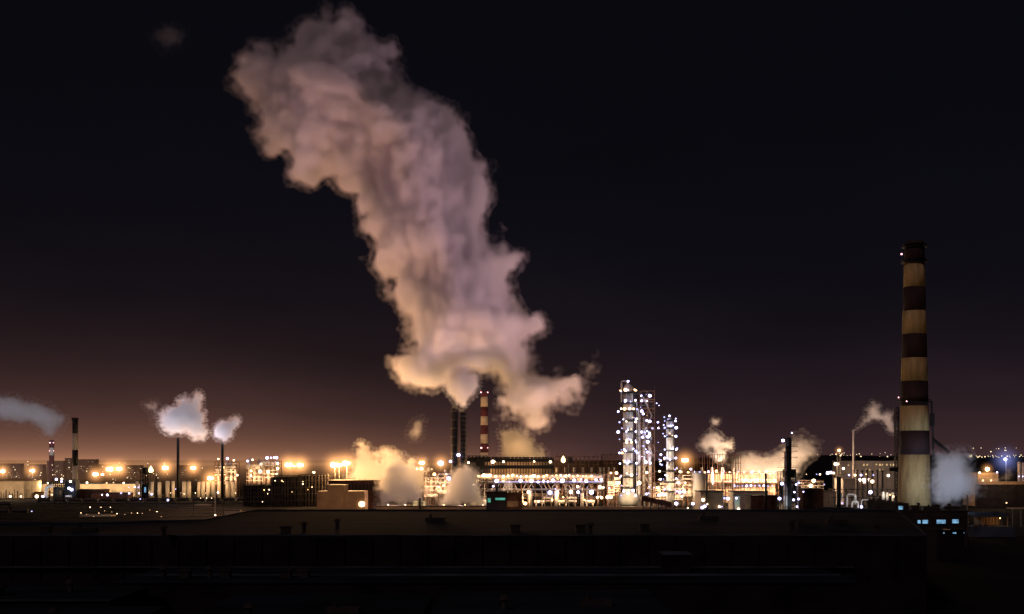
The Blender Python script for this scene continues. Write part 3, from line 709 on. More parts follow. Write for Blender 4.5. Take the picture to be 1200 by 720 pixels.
def arc(px, pyb, pyt, w, y, r): return [(X(px-w/2, y), y, Z(pyb, y)), (X(px-w/2, y), y, Z(pyt+2, y)), (X(px-w/2+1.2, y), y, Z(pyt, y)), (X(px+w/2-1.2, y), y, Z(pyt, y)), (X(px+w/2, y), y, Z(pyt+2, y)), (X(px+w/2, y), y, Z(pyb-3, y))]
MB().tube(arc(997.5, 594, 579.5, 10, Y, 1), .75, 8).build('pipe_loop', M['pipe'], t)
MB().tube(arc(1002, 600, 588, 7, Y-2, 1), .7, 8).build('pipe_loop', M['pipe'], t)
MB().tube(arc(1014, 600, 586, 9, Y-1, 1), .4, 8).build('pipe_loop', M['silver'], t)
for px, w, yt, yb in ((1034.5, 3.2, 576, 585), (1039, 3.6, 577, 586), (984, 6, 577, 586), (1046, 4, 577, 587)):
    MB().lathe((X(px, Y), Y-1, Z(yb, Y)), [(.3, -.6), (w/2*Y/F, 0), (w/2*Y/F, (yb-yt)*Y/F-.5), (.3, (yb-yt)*Y/F)], 14).build('drum', M['tank'] if px > 1000 else M['conc'], t, True)
for px, py, k, rr in ((1020, 577, 'led', 1.2), (983, 590, 'led', 1.0), (987, 590, 'led', .7), (1009.5, 594.3, 'led', 1.2), (1043, 580, 'warm', .9), (1047, 582, 'sodium', .7), (1023.5, 557, 'led', .8), (1022.3, 564.5, 'warm', 1.1), (1014.5, 602, 'led', .4), (1041, 557.5, 'warm', 1.0), (995, 557, 'led', .6), (1002, 557, 'warm', .7), (1009, 557, 'led', .8), (1015, 556, 'warm', .8)): lamp(t, P(px, py, Y-4), k, rr)
lamp_or_fill(t, P(1003, 588, Y-10), 1600, (.8, .9, 1)); lamp_or_fill(t, P(1040, 578, Y-8), 2200, (.9, .95, .9)); lamp_or_fill(t, P(1018, 598, Y-16), 800)
for i, px in enumerate((1004, 1010, 1016, 1022, 1028, 1034)):
    t = thing('short_vent_stack', ['first', 'second', 'third', 'fourth', 'fifth', 'sixth'][i]+' from the left of the row of small dark vent stacks before the office block', 'vent stack', (X(px, 915), 915, 0), 'row of vent stacks')
    MB().cyl((X(px, 915), 915, 0), (X(px, 915), 915, Z(551+i % 2, 915)), 1.0, .9, 10).build('shaft', M['steel'], t)
    MB().cyl((X(px, 915), 915, Z(552+i % 2, 915)), (X(px, 915), 915, Z(550.6+i % 2, 915)), 1.3, 1.3, 10).build('cap', M['black'], t)
Y = 640
t = thing('lattice_mast', 'dark lattice mast hugging the left side of the big striped chimney', 'mast', (X(1050.5, Y), Y, 0))
MB().frame(X(1049, Y), X(1052.5, Y), Y-1, Y+1, 0, Z(478, Y), 1, 26, .42, True, 21).build('lattice', M['black'], t)
MB().box(X(1041.5, Y), X(1052, Y), Y-1, Y+1, Z(552.5, Y), Z(548, Y)).build('side_box', M['black'], t)

# brown conveyor gallery & drum building, right of columns
Y = 815
t = thing('conveyor_gallery', 'dark brown sloping conveyor gallery at the foot of the bright columns', 'conveyor', (X(770, Y), Y, 0))
mb = MB(); mb.v += [(X(752, Y), Y, Z(587, Y)), (X(787, Y), Y, Z(595, Y)), (X(787, Y), Y+4, Z(595, Y)), (X(752, Y), Y+4, Z(587, Y))]; mb.v += [(a, b, c+4) for a, b, c in mb.v]
mb.f += [(0, 3, 2, 1), (4, 5, 6, 7), (0, 1, 5, 4), (1, 2, 6, 5), (2, 3, 7, 6), (3, 0, 4, 7)]
mb.build('enclosure', M['brick'], t)
mb = MB()
for px in (754, 763, 772, 781): mb.bar((X(px, Y), Y+2, 0), (X(px, Y), Y+2, Z(587+(px-752)*8/35, Y)), .6)
mb.build('trestle', M['black'], t)
def hdrum(name, label, px0, px1, py0, py1, Y, m, grp=None, cat='tank'):
    t = thing(name, label, cat, ((X(px0, Y)+X(px1, Y))/2, Y, 0), grp)
    r = (py1-py0)/2*Y/F; z = Z((py0+py1)/2, Y)
    MB().lathe((0, 0, 0), [(.2, -.5), (r, 0), (r, z+r-.6), (r*.8, z+r)], 24)
    mb = MB().lathe((t.location.x, Y, 0), [((X(px1, Y)-X(px0, Y))/2, 0), ((X(px1, Y)-X(px0, Y))/2, Z(py0, Y)-.8), ((X(px1, Y)-X(px0, Y))*.3, Z(py0, Y)), (.3, Z(py0, Y)+.5)], 28)
    mb.build('shell', M[m], t, True)
    MB().lathe((t.location.x, Y, Z(py0, Y)-1), [((X(px1, Y)-X(px0, Y))/2, 0), ((X(px1, Y)-X(px0, Y))/2+.3, 0), ((X(px1, Y)-X(px0, Y))/2+.3, .4), ((X(px1, Y)-X(px0, Y))/2, .4)], 28).build('rim_walkway', M['steel'], t)
    return t
t = hdrum('storage_tank', 'pale cylindrical tank right of the slim bright column', 812, 827.5, 553, 600, 850, 'tank', 'storage tanks')
lamp(t, P(820, 553.5, 838), 'led', .8); lamp(t, P(826, 553.8, 838), 'warm', .9); lamp(t, P(818, 583, 836), 'warm', 1.1); lamp_or_fill(t, P(812, 575, 835), 3000, (1, .75, .45))
for i, (px, py, k, rr) in enumerate(sorted(((792.5, 590.3, 'led', 1.2), (806, 595.5, 'warm', .8), (812, 590.5, 'led', 1.), (823, 595, 'led', 1.2), (826, 593.5, 'led', .9), (829, 591, 'warm', .9), (824, 586, 'warm', 1.2), (772, 580.5, 'led', 1.0), (776, 579.5, 'led', 1.1), (780, 580, 'led', .8), (846, 594, 'led', .8), (849, 584, 'led', .9), (853, 584.5, 'led', 1.), (843, 594, 'warm', .7)))):
    t = thing('yard_lamp', f'{"first second third fourth fifth sixth seventh eighth ninth tenth eleventh twelfth thirteenth fourteenth".split()[i]} from the left of the lamps on short posts near the slim column', 'street lamp', (X(px, 800), 800, 0), 'post lamps by the slim column')
    MB().cyl((X(px, 800), 800, 0), (X(px, 800), 800, Z(py, 800)), .12, .12, 5).build('post', M['black'], t); lamp(t, P(px, py, 799.6), k, rr)
t = thing('gas_lamp_cabin', 'tall pale greenish lit cabin in front of the workshop, right of centre', 'cabin', (X(864, 790), 790, 0))
MB().box(X(861, 790), X(867, 790), 790, 795, 0, Z(581, 790)).build('wall', M['conc'], t)
MB().box(X(860.5, 790), X(867.5, 790), 789.6, 795.4, Z(581, 790)+.002, Z(580, 790)).build('roof', M['dark'], t)
lamp(t, P(863, 584, 787.5), 'led', 1.0); lamp(t, P(865.5, 597, 787.5), 'warm', 1.3); lamp_or_fill(t, P(864, 589, 784), 700, (.6, 1, .85))
# pipe bridge with lamp rows behind the wide lit steam
Y = 960
t = thing('pipe_bridge', 'long pipe bridge with rows of lamps seen through the wide lit steam', 'pipe rack', (X(880, Y), Y, 0))
MB().frame(X(795, Y), X(912, Y), Y, Y+10, 0, Z(554, Y), 16, 3, .5, True, 17).build('frame', M['rust'], t)
MB().box(X(830, Y), X(912, Y), Y+10.4, Y+11, 0, Z(556, Y)).build('back_panel', M['cream'], t)
mb = MB()
for k in range(5): mb.tube([(X(795, Y), Y+1+2*k, Z(565, Y)), (X(912, Y), Y+1+2*k, Z(565, Y))], .5, 8)
mb.build('pipe_run', M['pipe'], t)
for i in range(14): lamp(t, P(798+i*8.3+rnd.uniform(-1, 1), 553+rnd.uniform(-.8, .8), Y-1.4), rnd.choice(('warm', 'warm', 'sodium', 'led')), rnd.uniform(.7, 1.2))
for i in range(16): lamp(t, P(856+i*3.5, 562.5+rnd.uniform(-.3, .3), Y-1.4), 'warm', .9)
for i in range(10): lamp(t, P(860+i*5, 569.5+rnd.uniform(-.3, .3), Y-1.4), 'led', .9)
for px in (800, 830, 860, 885, 908): lamp_or_fill(t, P(px, 560, Y-10), 4500, (1, .62, .3))

# control house, centre
Y = 800
t = building('control_house', 'dark control house with green lit window band below the pipe rack', 'control building', 570, 594, 577, Y, 16, 'dark', 'black', None, 0, ((580.5, 592, 583.6, 586.2, 'w_green'), (571.5, 575, 584, 589, 'w_green')))
MB().box(X(594, Y)+.01, X(612, Y), Y+1, Y+14, 0, Z(578, Y)).build('side_wing', M['brick'], t)
MB().cyl((X(582, Y), Y+6, Z(577, Y)), (X(582, Y), Y+6, Z(570, Y)), 1.1, 1.1, 10).build('flue', M['black'], t)
MB().box(X(594.3, Y), X(607, Y), Y+.5, Y+.98, Z(594, Y), Z(587.5, Y)).build('pale_door', M['tan'], t)
lamp(t, P(577, 599, Y-6), 'led', 1.1, 'door_lamp'); lamp_or_fill(t, P(600, 594, Y-10), 700)
t = thing('pump_hall', 'low lit building strip with pale panels left of the control house', 'industrial building', (X(515, 800), 800, 0))
MB().box(X(441, 800), X(572, 800), 800, 808, 0, Z(594, 800)).build('wall', M['tan'], t)
MB().box(X(440, 800), X(573, 800), 799.5, 808.5, Z(594, 800)+.002, Z(593.2, 800)).build('roof', M['dark'], t)
for a, b in ((485, 491), (493, 499.5)):
    fr = MB().box(X(a, 806)-.2, X(b, 806)+.2, 799.8, 799.99, Z(594, 800)+.4, Z(587, 800)+.2).build('window', M['black'], t)
    MB().box(X(a, 806), X(b, 806), 799.7, 799.79, Z(594, 800)+.6, Z(587, 800)).build('pane', M['w_warm'], fr)
MB().cyl((X(492.3, 800), 799, 0), (X(492.3, 800), 799, Z(584, 800)), .7, .7, 8).build('drain_stack', M['black'], t)
for px in (455, 475, 520, 545, 566): lamp(t, P(px, 591.8, 797), rnd.choice(('sodium', 'warm')), .5)
for px in (460, 510, 555): lamp_or_fill(t, P(px, 590, 788), 550)
t = thing('storage_bund', 'long low lit bund wall at the foot of the bright plant in the centre', 'wall', (X(650, 835), 835, 0))
MB().box(X(570, 835), X(790, 835), 835, 836.5, 0, Z(594.2, 835)).build('wall_face', M['tan'], t)
MB().box(X(570, 835), X(790, 835), 834.8, 836.7, Z(594.2, 835)+.002, Z(593.7, 835)).build('coping', M['conc'], t)
for px in (585, 635, 690, 740): lamp_or_fill(t, P(px, 590, 825), 500)

# building block left of centre with street lamp
Y = 800
t = building('cream_block', 'stepped cream building with blank walls left of the big grey ground steam', 'industrial building', 384, 403, 569.5, Y, 20, 'ochre', 'tan')
MB().box(X(371.5, Y), X(384, Y)-.01, Y, Y+20, 0, Z(576, Y)).build('low_wing', M['ochre'], t)
MB().box(X(403, Y)+.01, X(427, Y), Y+.5, Y+20, 0, Z(576, Y)).build('low_wing', M['ochre'], t)
lamp_or_fill(t, P(395, 588, Y-24), 1300)
Y = 860
t = building('loading_hall', 'long dark hall with a row of dark openings behind the cream building', 'hall', 385, 446, 564, Y, 30, 'brick', 'dark', None, 0, ())
mb = MB()
for i in range(14): mb.box(X(387+i*4.2, Y), X(390+i*4.2, Y), Y-.2, Y-.01, Z(575, Y), Z(567, Y))
mb.build_each('opening', M['black'], t)
t = thing('yard_lamp', 'single glaring orange lamp on a post before the cream building', 'street lamp', (X(424, 770), 770, 0))
MB().cyl((X(424, 770), 770, 0), (X(424, 770), 770, Z(591, 770)), .15, .12, 6).build('post', M['black'], t)
lamp(t, P(424, 591, 769), 'sodium2', 1.8); lamp_or_fill(t, P(424, 591, 765), 1800); halo(t, P(424, 591, 769), 7.5)
t = thing('spoil_heap', 'ragged low heap of snowy rubble lit orange beside the cream building', 'rubble heap', (X(350, 775), 775, 0))
mb = MB(); n = 60
for i in range(n):
    px = 300+i*2.1; x = X(px, 775); h = .6+1.6*abs(math.sin(i*.7)+.6*math.sin(i*1.9))*(i/n) + 3.2*(1 if 30 < i < 44 else .3)*rnd.random()*.6
    mb.lathe((x, 775+rnd.uniform(-2, 2), 0), [(2.6+rnd.random(), 0), (2, h*.5), (1.0, h*.9), (.2, h)], 7)
mb.build('heap', M['tan'], t)
lamp_or_fill(t, P(360, 592, 762), 500)
for i, (px0, px1, yt) in enumerate(((263, 287, 598.3),)):
    t = thing('lit_hut', 'small pale hut alone in the dark rail yard catching orange light', 'hut', (X(275, 720), 720, 0))
    Yh = 720
    MB().box(X(px0, Yh), X(px1-6, Yh), Yh, Yh+6, 0, Z(yt, Yh)).build('wall', M['cream'], t)
    MB().box(X(px1-6, Yh)+.01, X(px1, Yh), Yh, Yh+6, 0, Z(yt+1.5, Yh)).build('wing', M['cream'], t)
    MB().box(X(px0-.6, Yh), X(px1-5.4, Yh), Yh-.5, Yh+6.5, Z(yt, Yh)+.002, Z(yt-.7, Yh)).build('roof', M['snow'], t)
    lamp_or_fill(t, P(277, 597, Yh-14), 220)

# dark mass 320-380 and trestles
for a, b, yt, Yb, lab in ((318, 352, 560, 900, 'dark steel-framed block with trestles left of the ground steam'), (350, 384, 558.5, 900, 'dark flat block touching the left end of the glowing ground steam'), (285, 322, 570, 920, 'low dark block below the twin lamp floodlit unit')):
    t = building('dark_block', lab, 'industrial building', a, b, yt, Yb, 25, 'hall', 'black', 'dark blocks left of the ground steam')
    lamp_or_fill(t, P((a+b)/2+5, yt+5, Yb-14), 160); lamp_or_fill(t, P((a+b)/2-8, yt+16, Yb-12), 90)
    MB().frame(X(a, Yb-6), X(b, Yb-6), Yb-6, Yb-1, 0, Z(yt-2.5, Yb-6), 9, 5, .4, True, a).build('steelwork', M['steel'], t)
    for i in range(4): lamp(t, P(a+4+rnd.random()*(b-a-8), yt+3+rnd.random()*16, Yb-7), rnd.choice(('warm', 'sodium', 'warm')), .38)

# ------------------------------------------------------------------ generic process units
def process_unit(label, px0, px1, yt, Y, seed, nv, lamps, group='process units', power=3500, col=(1, .62, .32), depth=12, gain=1.6):
    rr = random.Random(seed)
    t = thing('process_unit', label, 'process unit', ((X(px0, Y)+X(px1, Y))/2, Y, 0), group)
    x0, x1 = X(px0, Y), X(px1, Y); zt = Z(yt, Y)
    MB().frame(x0, x1, Y, Y+depth, 0, zt*.9, max(2, int((px1-px0)/5)), 5, .5, True, seed).build('frame', M['rust'], t)
    for i in range(nv):
        x = x0+(x1-x0)*(i+.5)/nv; r = (x1-x0)/nv*.36; h = zt*rr.uniform(.7, 1.0)
        MB().lathe((x, Y+depth*.4, 0), [(r, 1), (r, h-1.2), (r*.6, h-.3), (r*.15, h)], 14).build('vessel', M[rr.choice(('silver', 'tank', 'pipe'))], t, True)
    mb = MB()
    for i in range(8):
        z = zt*rr.uniform(.15, .85); mb.tube([(x0, Y-.8, z), (x1*.5+x0*.5, Y-.8, z), (x1*.5+x0*.5, Y-.8, z+3), (x1, Y-.8, z+3)], .35, 6)
    mb.build('pipework', M['pipe'], t)
    for k, z in enumerate((zt*.3, zt*.55, zt*.8)): MB().box(x0-.5, x1+.5, Y-.5, Y+depth, z, z+.3).build('deck', M['steel'], t)
    for px, py, k, r in lamps: lamp(t, P(px, py, Y-1.8), k, r)
    for q in (.25, .75): lamp_or_fill(t, (x0+(x1-x0)*q, Y-7, zt*.5), power*gain, col)
    return t
process_unit('bright process unit with paired vessels behind the thin stack under the smaller puff', 252, 277, 537, 1120, 1, 5, ((256, 538, 'warm', 1.2), (266.5, 537.5, 'led', 1.7), (274, 539.5, 'warm', 1.1), (262, 548, 'sodium', .9), (278, 557, 'warm', .9)), power=5500)
process_unit('brightly lit process unit of many vessels topped by a row of cold lamps', 289, 327, 536, 1120, 2, 7, ((290, 540.5, 'led', 1.7), (296, 539, 'warm', .9), (306, 543.8, 'warm', 1.), (313, 536.8, 'led', 1.3), (317.5, 536.6, 'led', 1.3), (321, 536.4, 'led', 1.2), (324, 536.6, 'led', 1.4), (325.5, 543.5, 'warm', 1.0), (325.5, 549, 'warm', 1.3), (294.5, 552, 'sodium', 1.5), (305, 552.5, 'warm', 1.6), (314, 553, 'sodium', 1.6), (294, 557.5, 'warm', 1.3), (324, 555.5, 'warm', .9), (298, 561, 'warm', .9)), power=6500)
process_unit('lit jumble of vessels and pipes between ground steam and black stacks', 497, 530, 549, 900, 3, 6, ((509, 556, 'sodium', 1.8), (506, 550, 'warm', .9), (523, 556, 'warm', .8), (526, 561, 'led', 1.6), (502, 562, 'warm', .9), (514, 571, 'warm', .7), (520, 569, 'sodium', .8), (516.5, 543, 'led', 2.0), (494, 549.5, 'warm', 1.1), (489, 549.8, 'warm', 1.0)), power=4500)
process_unit('dense lit pipework right at the foot of the slim column', 788, 812, 553, 880, 4, 4, ((797, 553, 'warm', 1.1), (809.5, 550, 'led', 1.2), (795, 566, 'led', .9), (803, 566, 'warm', .8), (797, 577, 'led', 1.3), (801, 576, 'led', 1.0), (799, 582, 'warm', .8)), power=3500)
process_unit('lit vessels and frames between the tall column and the slim column', 765, 782, 562, 875, 5, 3, ((773, 552.5, 'warm', 1.2), (774, 562, 'led', 1.1), (774.5, 540, 'led', 1.0), (774.5, 533, 'led', .9), (775.5, 545, 'led', .8), (772.5, 538.5, 'led', .7), (777, 571, 'warm', .9), (771, 572, 'sodium', 1.2)), power=3200)
process_unit('lit frame of pipes and lamps left of the tall column foot', 712, 727, 552, 880, 6, 3, ((716, 554.5, 'sodium', 1.), (722.5, 554.5, 'warm', 1.6), (723, 566.5, 'warm', 1.6), (716, 583, 'warm', 1.4), (714, 572, 'led', .8), (712, 583, 'warm', 1.2), (704, 582.5, 'warm', 1.1)), power=3600)
process_unit('low lit pipework before the dark column and its steam', 940, 965, 560, 900, 8, 4, ((953.5, 563.5, 'warm', 1.3), (950, 569.5, 'warm', 1.5), (957, 556, 'led', .5), (966, 568, 'led', .7), (945, 556, 'warm', .5), (961, 556, 'warm', .6)), power=2200)
Y = 1060
t = thing('compressor_station', 'dark machinery cluster with pale duct at the foot of the black-banded left chimney', 'process unit', (X(70, Y), Y, 0))
MB().frame(X(58, Y), X(86, Y), Y, Y+14, 0, Z(562, Y), 6, 3, .6, True, 15).build('frame', M['black'], t)
MB().box(X(75, Y), X(88, Y), Y+1, Y+12, 0, Z(563.5, Y)).build('machine_house', M['black'], t)
MB().box(X(62, Y), X(72, Y), Y+2, Y+12, 0, Z(571, Y)).build('machine_house', M['black'], t)
MB().tube([(X(55, Y), Y-2, 0), (X(55, Y), Y-2, Z(573, Y)), (X(57.5, Y), Y-2, Z(570, Y)), (X(63, Y), Y-2, Z(569.5, Y))], 1.7, 10).build('duct', M['silver'], t)
MB().cyl((X(78, Y), Y-2, Z(582, Y)), (X(85, Y), Y-2, Z(582, Y)), 1.1, 1.1, 10).build('drum', M['silver'], t)
for px, py, k, rr in ((66, 562, 'led', 1.1), (72.5, 561.5, 'warm', 1.5), (72, 564.5, 'led', 1.2), (82.5, 564.5, 'warm', 1.0), (81, 572.5, 'led', 2.2), (84, 574, 'led', 1.4), (50, 582, 'led', 1.4), (43, 582, 'warm', 1.4), (24.5, 582, 'warm', 1.2), (12, 582, 'warm', 1.), (61, 580, 'warm', .7)): lamp(t, P(px, py, Y-3.5), k, rr)
lamp_or_fill(t, P(80, 574, Y-10), 1800, (.7, .8, 1)); lamp_or_fill(t, P(54, 576, Y-12), 1300, (.7, .85, 1))

# left lit warehouse, long bright wall
t = building('lit_warehouse', 'cream lit warehouse at the left edge of the plant', 'warehouse', -40, 28, 564.5, 1080, 40, 'cream', 'tan')
mb = MB()
for i in range(9): mb.cyl((X(-2+i*3.2, 1070), 1070, 0), (X(-2+i*3.2, 1070), 1070, Z(574+2*(i % 3), 1070)), .35, .35, 6)
mb.build_each('fence_post', M['black'], t)
lamp_or_fill(t, P(10, 572, 1050), 12000, (1, .66, .36)); lamp_or_fill(t, P(-20, 572, 1050), 9000, (1, .66, .36))
t = thing('long_warehouse', 'long low glowing warehouse wall running behind the left chimney', 'warehouse', (X(90, 1130), 1130, 0))
MB().box(X(28, 1130), X(166, 1130), 1130, 1160, 0, Z(567.5, 1130)).build('wall', M['cream'], t)
MB().box(X(27.5, 1130), X(166.5, 1130), 1129.5, 1160.5, Z(567.5, 1130)+.002, Z(566.6, 1130)).build('roof', M['snow'], t)
for i in range(9): lamp_or_fill(t, P(35+i*16, 569, 1118), 4200, (1, .66, .34), 1.5)
for i, px in enumerate((34, 56, 102, 125, 133, 145)): lamp(t, P(px, 565.8+.4*(i % 2), 1126), 'warm', .9)
for i, (a, b, yt, lab) in enumerate(((62, 122, 574.5, 'low dark depot building before the glowing left warehouse'), (28, 52, 577.5, 'low orange shed left of the dark machinery'), (107, 150, 578.5, 'low brown shed before the flaming mast'))):
    t = building('depot_shed', lab, 'shed', a, b, yt, 1076-i*3 + (30 if i == 1 else 0), 14, ('brick', 'tan', 'brick')[i], 'dark', 'depot sheds')
    lamp_or_fill(t, P(a+8, yt+3, 1060), 900)

# silos: row of vertical tanks
i = 0
words = 'first second third fourth fifth sixth seventh eighth ninth tenth eleventh twelfth thirteenth fourteenth fifteenth sixteenth'.split()
for px, w, yt, m in ((161, 4, 563, 'tank'), (166, 4, 563.5, 'conc'), (178, 4.6, 564, 'tank'), (187, 4.4, 564, 'tank'), (196.5, 4.6, 563, 'tank'), (203, 3.8, 563, 'tank'), (216, 5, 563.5, 'tank'), (221.5, 4.4, 563.5, 'tank'), (233, 3.6, 564, 'tank'), (238, 4.4, 563.6, 'tank'), (244, 4.6, 563.6, 'tank'), (250, 4.4, 563.6, 'conc'), (257, 4.2, 563.2, 'tank'), (267, 5.2, 563, 'tank'), (273.5, 4.6, 563.5, 'tank')):
    Yq = 1095
    t = thing('vertical_tank', f'{words[i]} from the left of the row of upright cream tanks behind the rail yard', 'tank', (X(px, Yq), Yq, 0), 'row of upright tanks')
    r = w/2*Yq/F
    MB().lathe((X(px, Yq), Yq, 0), [(r, 0), (r, Z(yt, Yq)-.6), (r*.5, Z(yt, Yq)), (.2, Z(yt-.4, Yq))], 18).build('shell', M[m], t, True)
    MB().lathe((X(px, Yq), Yq, Z(yt, Yq)-.8), [(r, 0), (r+.25, 0), (r+.25, .9), (r, .9)], 18).build('guard_rail', M['steel'], t)
    i += 1
for k, (px, dx) in enumerate(((170, 0), (184, 0), (200, 0), (212, 0), (229, 0), (241, 0), (262, 0), (276, 0))):
    t = thing('tank_light', f'{words[k]} from the left of the low lamps lighting the upright cream tanks', 'lamp', (X(px, 1080), 1080, 0), 'lamps before the tanks')
    MB().cyl((X(px, 1080), 1080, 0), (X(px, 1080), 1080, 5), .12, .1, 5).build('post', M['black'], t); lamp(t, (X(px, 1080), 1080, 5.2), 'warm', .35); lamp_or_fill(t, (X(px, 1080), 1079, 5.5), 2300, (1, .66, .34), .5)

# ------------------------------------------------------------------ floodlight masts
FL = [(3, 552.5, 1180, 1.9, 1, 'first floodlight mast at the left edge'), (38, 551.8, 1200, 1.8, 1, 'second floodlight mast, alone left of the far-left chimney'),
      (112.5, 556, 1180, 2.0, 1, 'smaller floodlight mast just right of the black-banded chimney'), (120, 556.4, 1190, 1.2, 0, 'dim little floodlight mast right of the black-banded chimney'),
      (128.5, 550, 1240, 2.6, 1, 'left mast of the bright floodlight pair left of the flaming mast'), (140, 549.6, 1240, 2.6, 1, 'right mast of the bright floodlight pair left of the flaming mast'),
      (194.3, 548.5, 1240, 2.4, 1, 'floodlight mast just left of the thin stack under the larger puff'), (226.5, 548.6, 1240, 2.3, 1, 'floodlight mast midway between the two thin dark stacks'),
      (247.5, 560.5, 1085, 2.3, 1, 'low floodlight mast among the upright tanks left of the second thin stack'),
      (338.5, 545, 1240, 2.9, 1, 'left mast of the very bright floodlight pair over the dark block'), (352.3, 545.2, 1240, 2.8, 1, 'right mast of the very bright floodlight pair over the dark block'),
      (345, 546.5, 1260, .8, 0, 'faint floodlight mast between the very bright pair'),
      (392.5, 545, 900, 2.3, 1, 'left mast of the two floodlights at the edge of the ground steam'), (397.5, 545.2, 900, 1.8, 0, 'short-armed floodlight mast close beside the ground steam'), (406.5, 543.2, 900, 2.3, 1, 'right mast of the two floodlights at the edge of the ground steam'),
      (494.3, 542.5, 1000, 1.5, 1, 'floodlight mast between ground steam and the black stacks, left one'), (516.5, 543, 960, 1.7, 1, 'floodlight mast between ground steam and the black stacks, right one'),
      (802.5, 539.5, 900, 1.9, 1, 'lone glaring floodlight mast right of the slim bright column'), (367.5, 553.8, 1200, 1.0, 0, 'small twin-lamp mast right of the very bright floodlight pair')]
for px, py, Yf, rr, big, lab in FL:
    t = thing('floodlight_mast', lab, 'floodlight', (X(px, Yf), Yf, 0), 'floodlight masts')
    z = Z(py, Yf)
    MB().cyl((X(px, Yf), Yf, 0), (X(px, Yf), Yf, z), .35, .2, 6).build('mast', M['steel'], t)
    MB().box(X(px, Yf)-rr*1.5, X(px, Yf)+rr*1.5, Yf-.3, Yf+.3, z-.35, z+.1).build('crossarm', M['steel'], t)
    for d in (-.62, .62): lamp(t, (X(px, Yf)+d*rr, Yf-.9, z), 'sodium2', rr*.95)
    if big:
        halo(t, (X(px, Yf), Yf-.9, z), 6.6*rr+3)
        lamp_or_fill(t, (X(px, Yf), Yf-3, z-1.5), 9000*rr/2)
# cold high mast at the right, yard lamps at left
Yf = 960
t = thing('high_mast_lamp', 'tall mast with a cold blue-white lamp at the right edge', 'street lamp', (X(1178.5, Yf), Yf, 0))
MB().cyl((X(1179, Yf), Yf, 0), (X(1179, Yf), Yf, Z(538, Yf)), .35, .25, 6).build('mast', M['conc'], t)
MB().box(X(1177, Yf), X(1181, Yf), Yf-.4, Yf+.4, Z(537.4, Yf), Z(537, Yf)).build('crossarm', M['conc'], t)
lamp(t, P(1178.2, 538.4, Yf-1), 'led', 1.9); lamp_or_fill(t, P(1178.2, 540, Yf-3), 3000, (.55, .6, 1)); halo(t, P(1178.2, 539, Yf-1), 20, 'mist_cool')
t = thing('yard_lamp', 'small pinkish lamp on a post in the dark at the right edge', 'street lamp', (X(1179.5, 640), 640, 0))
MB().cyl((X(1179.5, 640), 640, 0), (X(1179.5, 640), 640, Z(589.5, 640)), .15, .1, 6).build('post', M['black'], t); lamp(t, P(1179.5, 589.5, 639.5), 'warm', .7)
t = thing('lit_canopy', 'low canopy edge glowing dull orange at the lower right edge', 'canopy', (X(1200, 640), 640, 0))
MB().box(X(1186, 640), X(1230, 640), 640, 648, Z(596.6, 640), Z(595.6, 640)).build('roof', M['tan'], t)
mb = MB()
for px in (1187, 1197, 1207, 1220): mb.box(X(px, 640), X(px, 640)+.3, 640.5, 641, 0, Z(596.7, 640))
mb.build_each('post', M['steel'], t); lamp_or_fill(t, P(1197, 592, 632), 120)
YL = [(142, 578, 'first of the cold yard lamps, left end of the middle row'), (151.5, 571.5, 'cold yard lamp of the upper row, left one'), (158, 571, 'cold yard lamp of the upper row, second from left'), (162.5, 571.3, 'cold yard lamp of the upper row, right one'), (151.5, 578.2, 'cold yard lamp in the middle row left of the flaming mast'), (163, 578.4, 'cold yard lamp close at the left side of the flaming mast'), (178, 579.3, 'cold yard lamp right of the flaming mast'), (164.5, 585, 'cold yard lamp low in the yard before the flaming mast'), (197, 586.2, 'cold yard lamp low in the yard below the thin left stack'), (206, 573.3, 'cold yard lamp at the foot of the thin left stack'), (119.8, 580, 'cold yard lamp by the depot shed, left one'), (126, 580.2, 'cold yard lamp by the depot shed, right one'), (37.5, 602.6, 'faint cold lamp in the dark yard at far left'), (216, 579, 'dim warm yard lamp right of the thin left stack')]
for k, (px, py, lab) in enumerate(YL):
    Yf = 40*F/(py+5-HZ) if py < 600 else 800
    Yf = min(Yf, 1070)
    t = thing('yard_lamp', lab, 'street lamp', (X(px, Yf), Yf, 0), 'cold lamps in the rail yard')
    MB().cyl((X(px, Yf), Yf, 0), (X(px, Yf), Yf, max(Z(py, Yf), 1)), .13, .1, 5).build('post', M['black'], t)
    lamp(t, (X(px, Yf), Yf-.4, max(Z(py, Yf), 1)), 'led' if k < 13 else 'warm', .95 if k < 12 else .55)
    if k < 12: lamp_or_fill(t, (X(px, Yf), Yf-1.5, max(Z(py, Yf), 1)), 260, (.6, .6, 1), .5)
t = thing('lattice_mast', 'slim pale mast with a small lamp, standing alone in the rail yard', 'mast', (X(252, 760), 760, 0))
MB().cyl((X(252, 760), 760, 0), (X(252, 760), 760, Z(575, 760)), .28, .2, 6).build('mast', M['pipe'], t)
lamp(t, P(252.3, 604, 757), 'warm', .45); lamp(t, P(255.5, 577.5, 759), 'warm', .8); lamp_or_fill(t, P(255, 579, 756), 400)

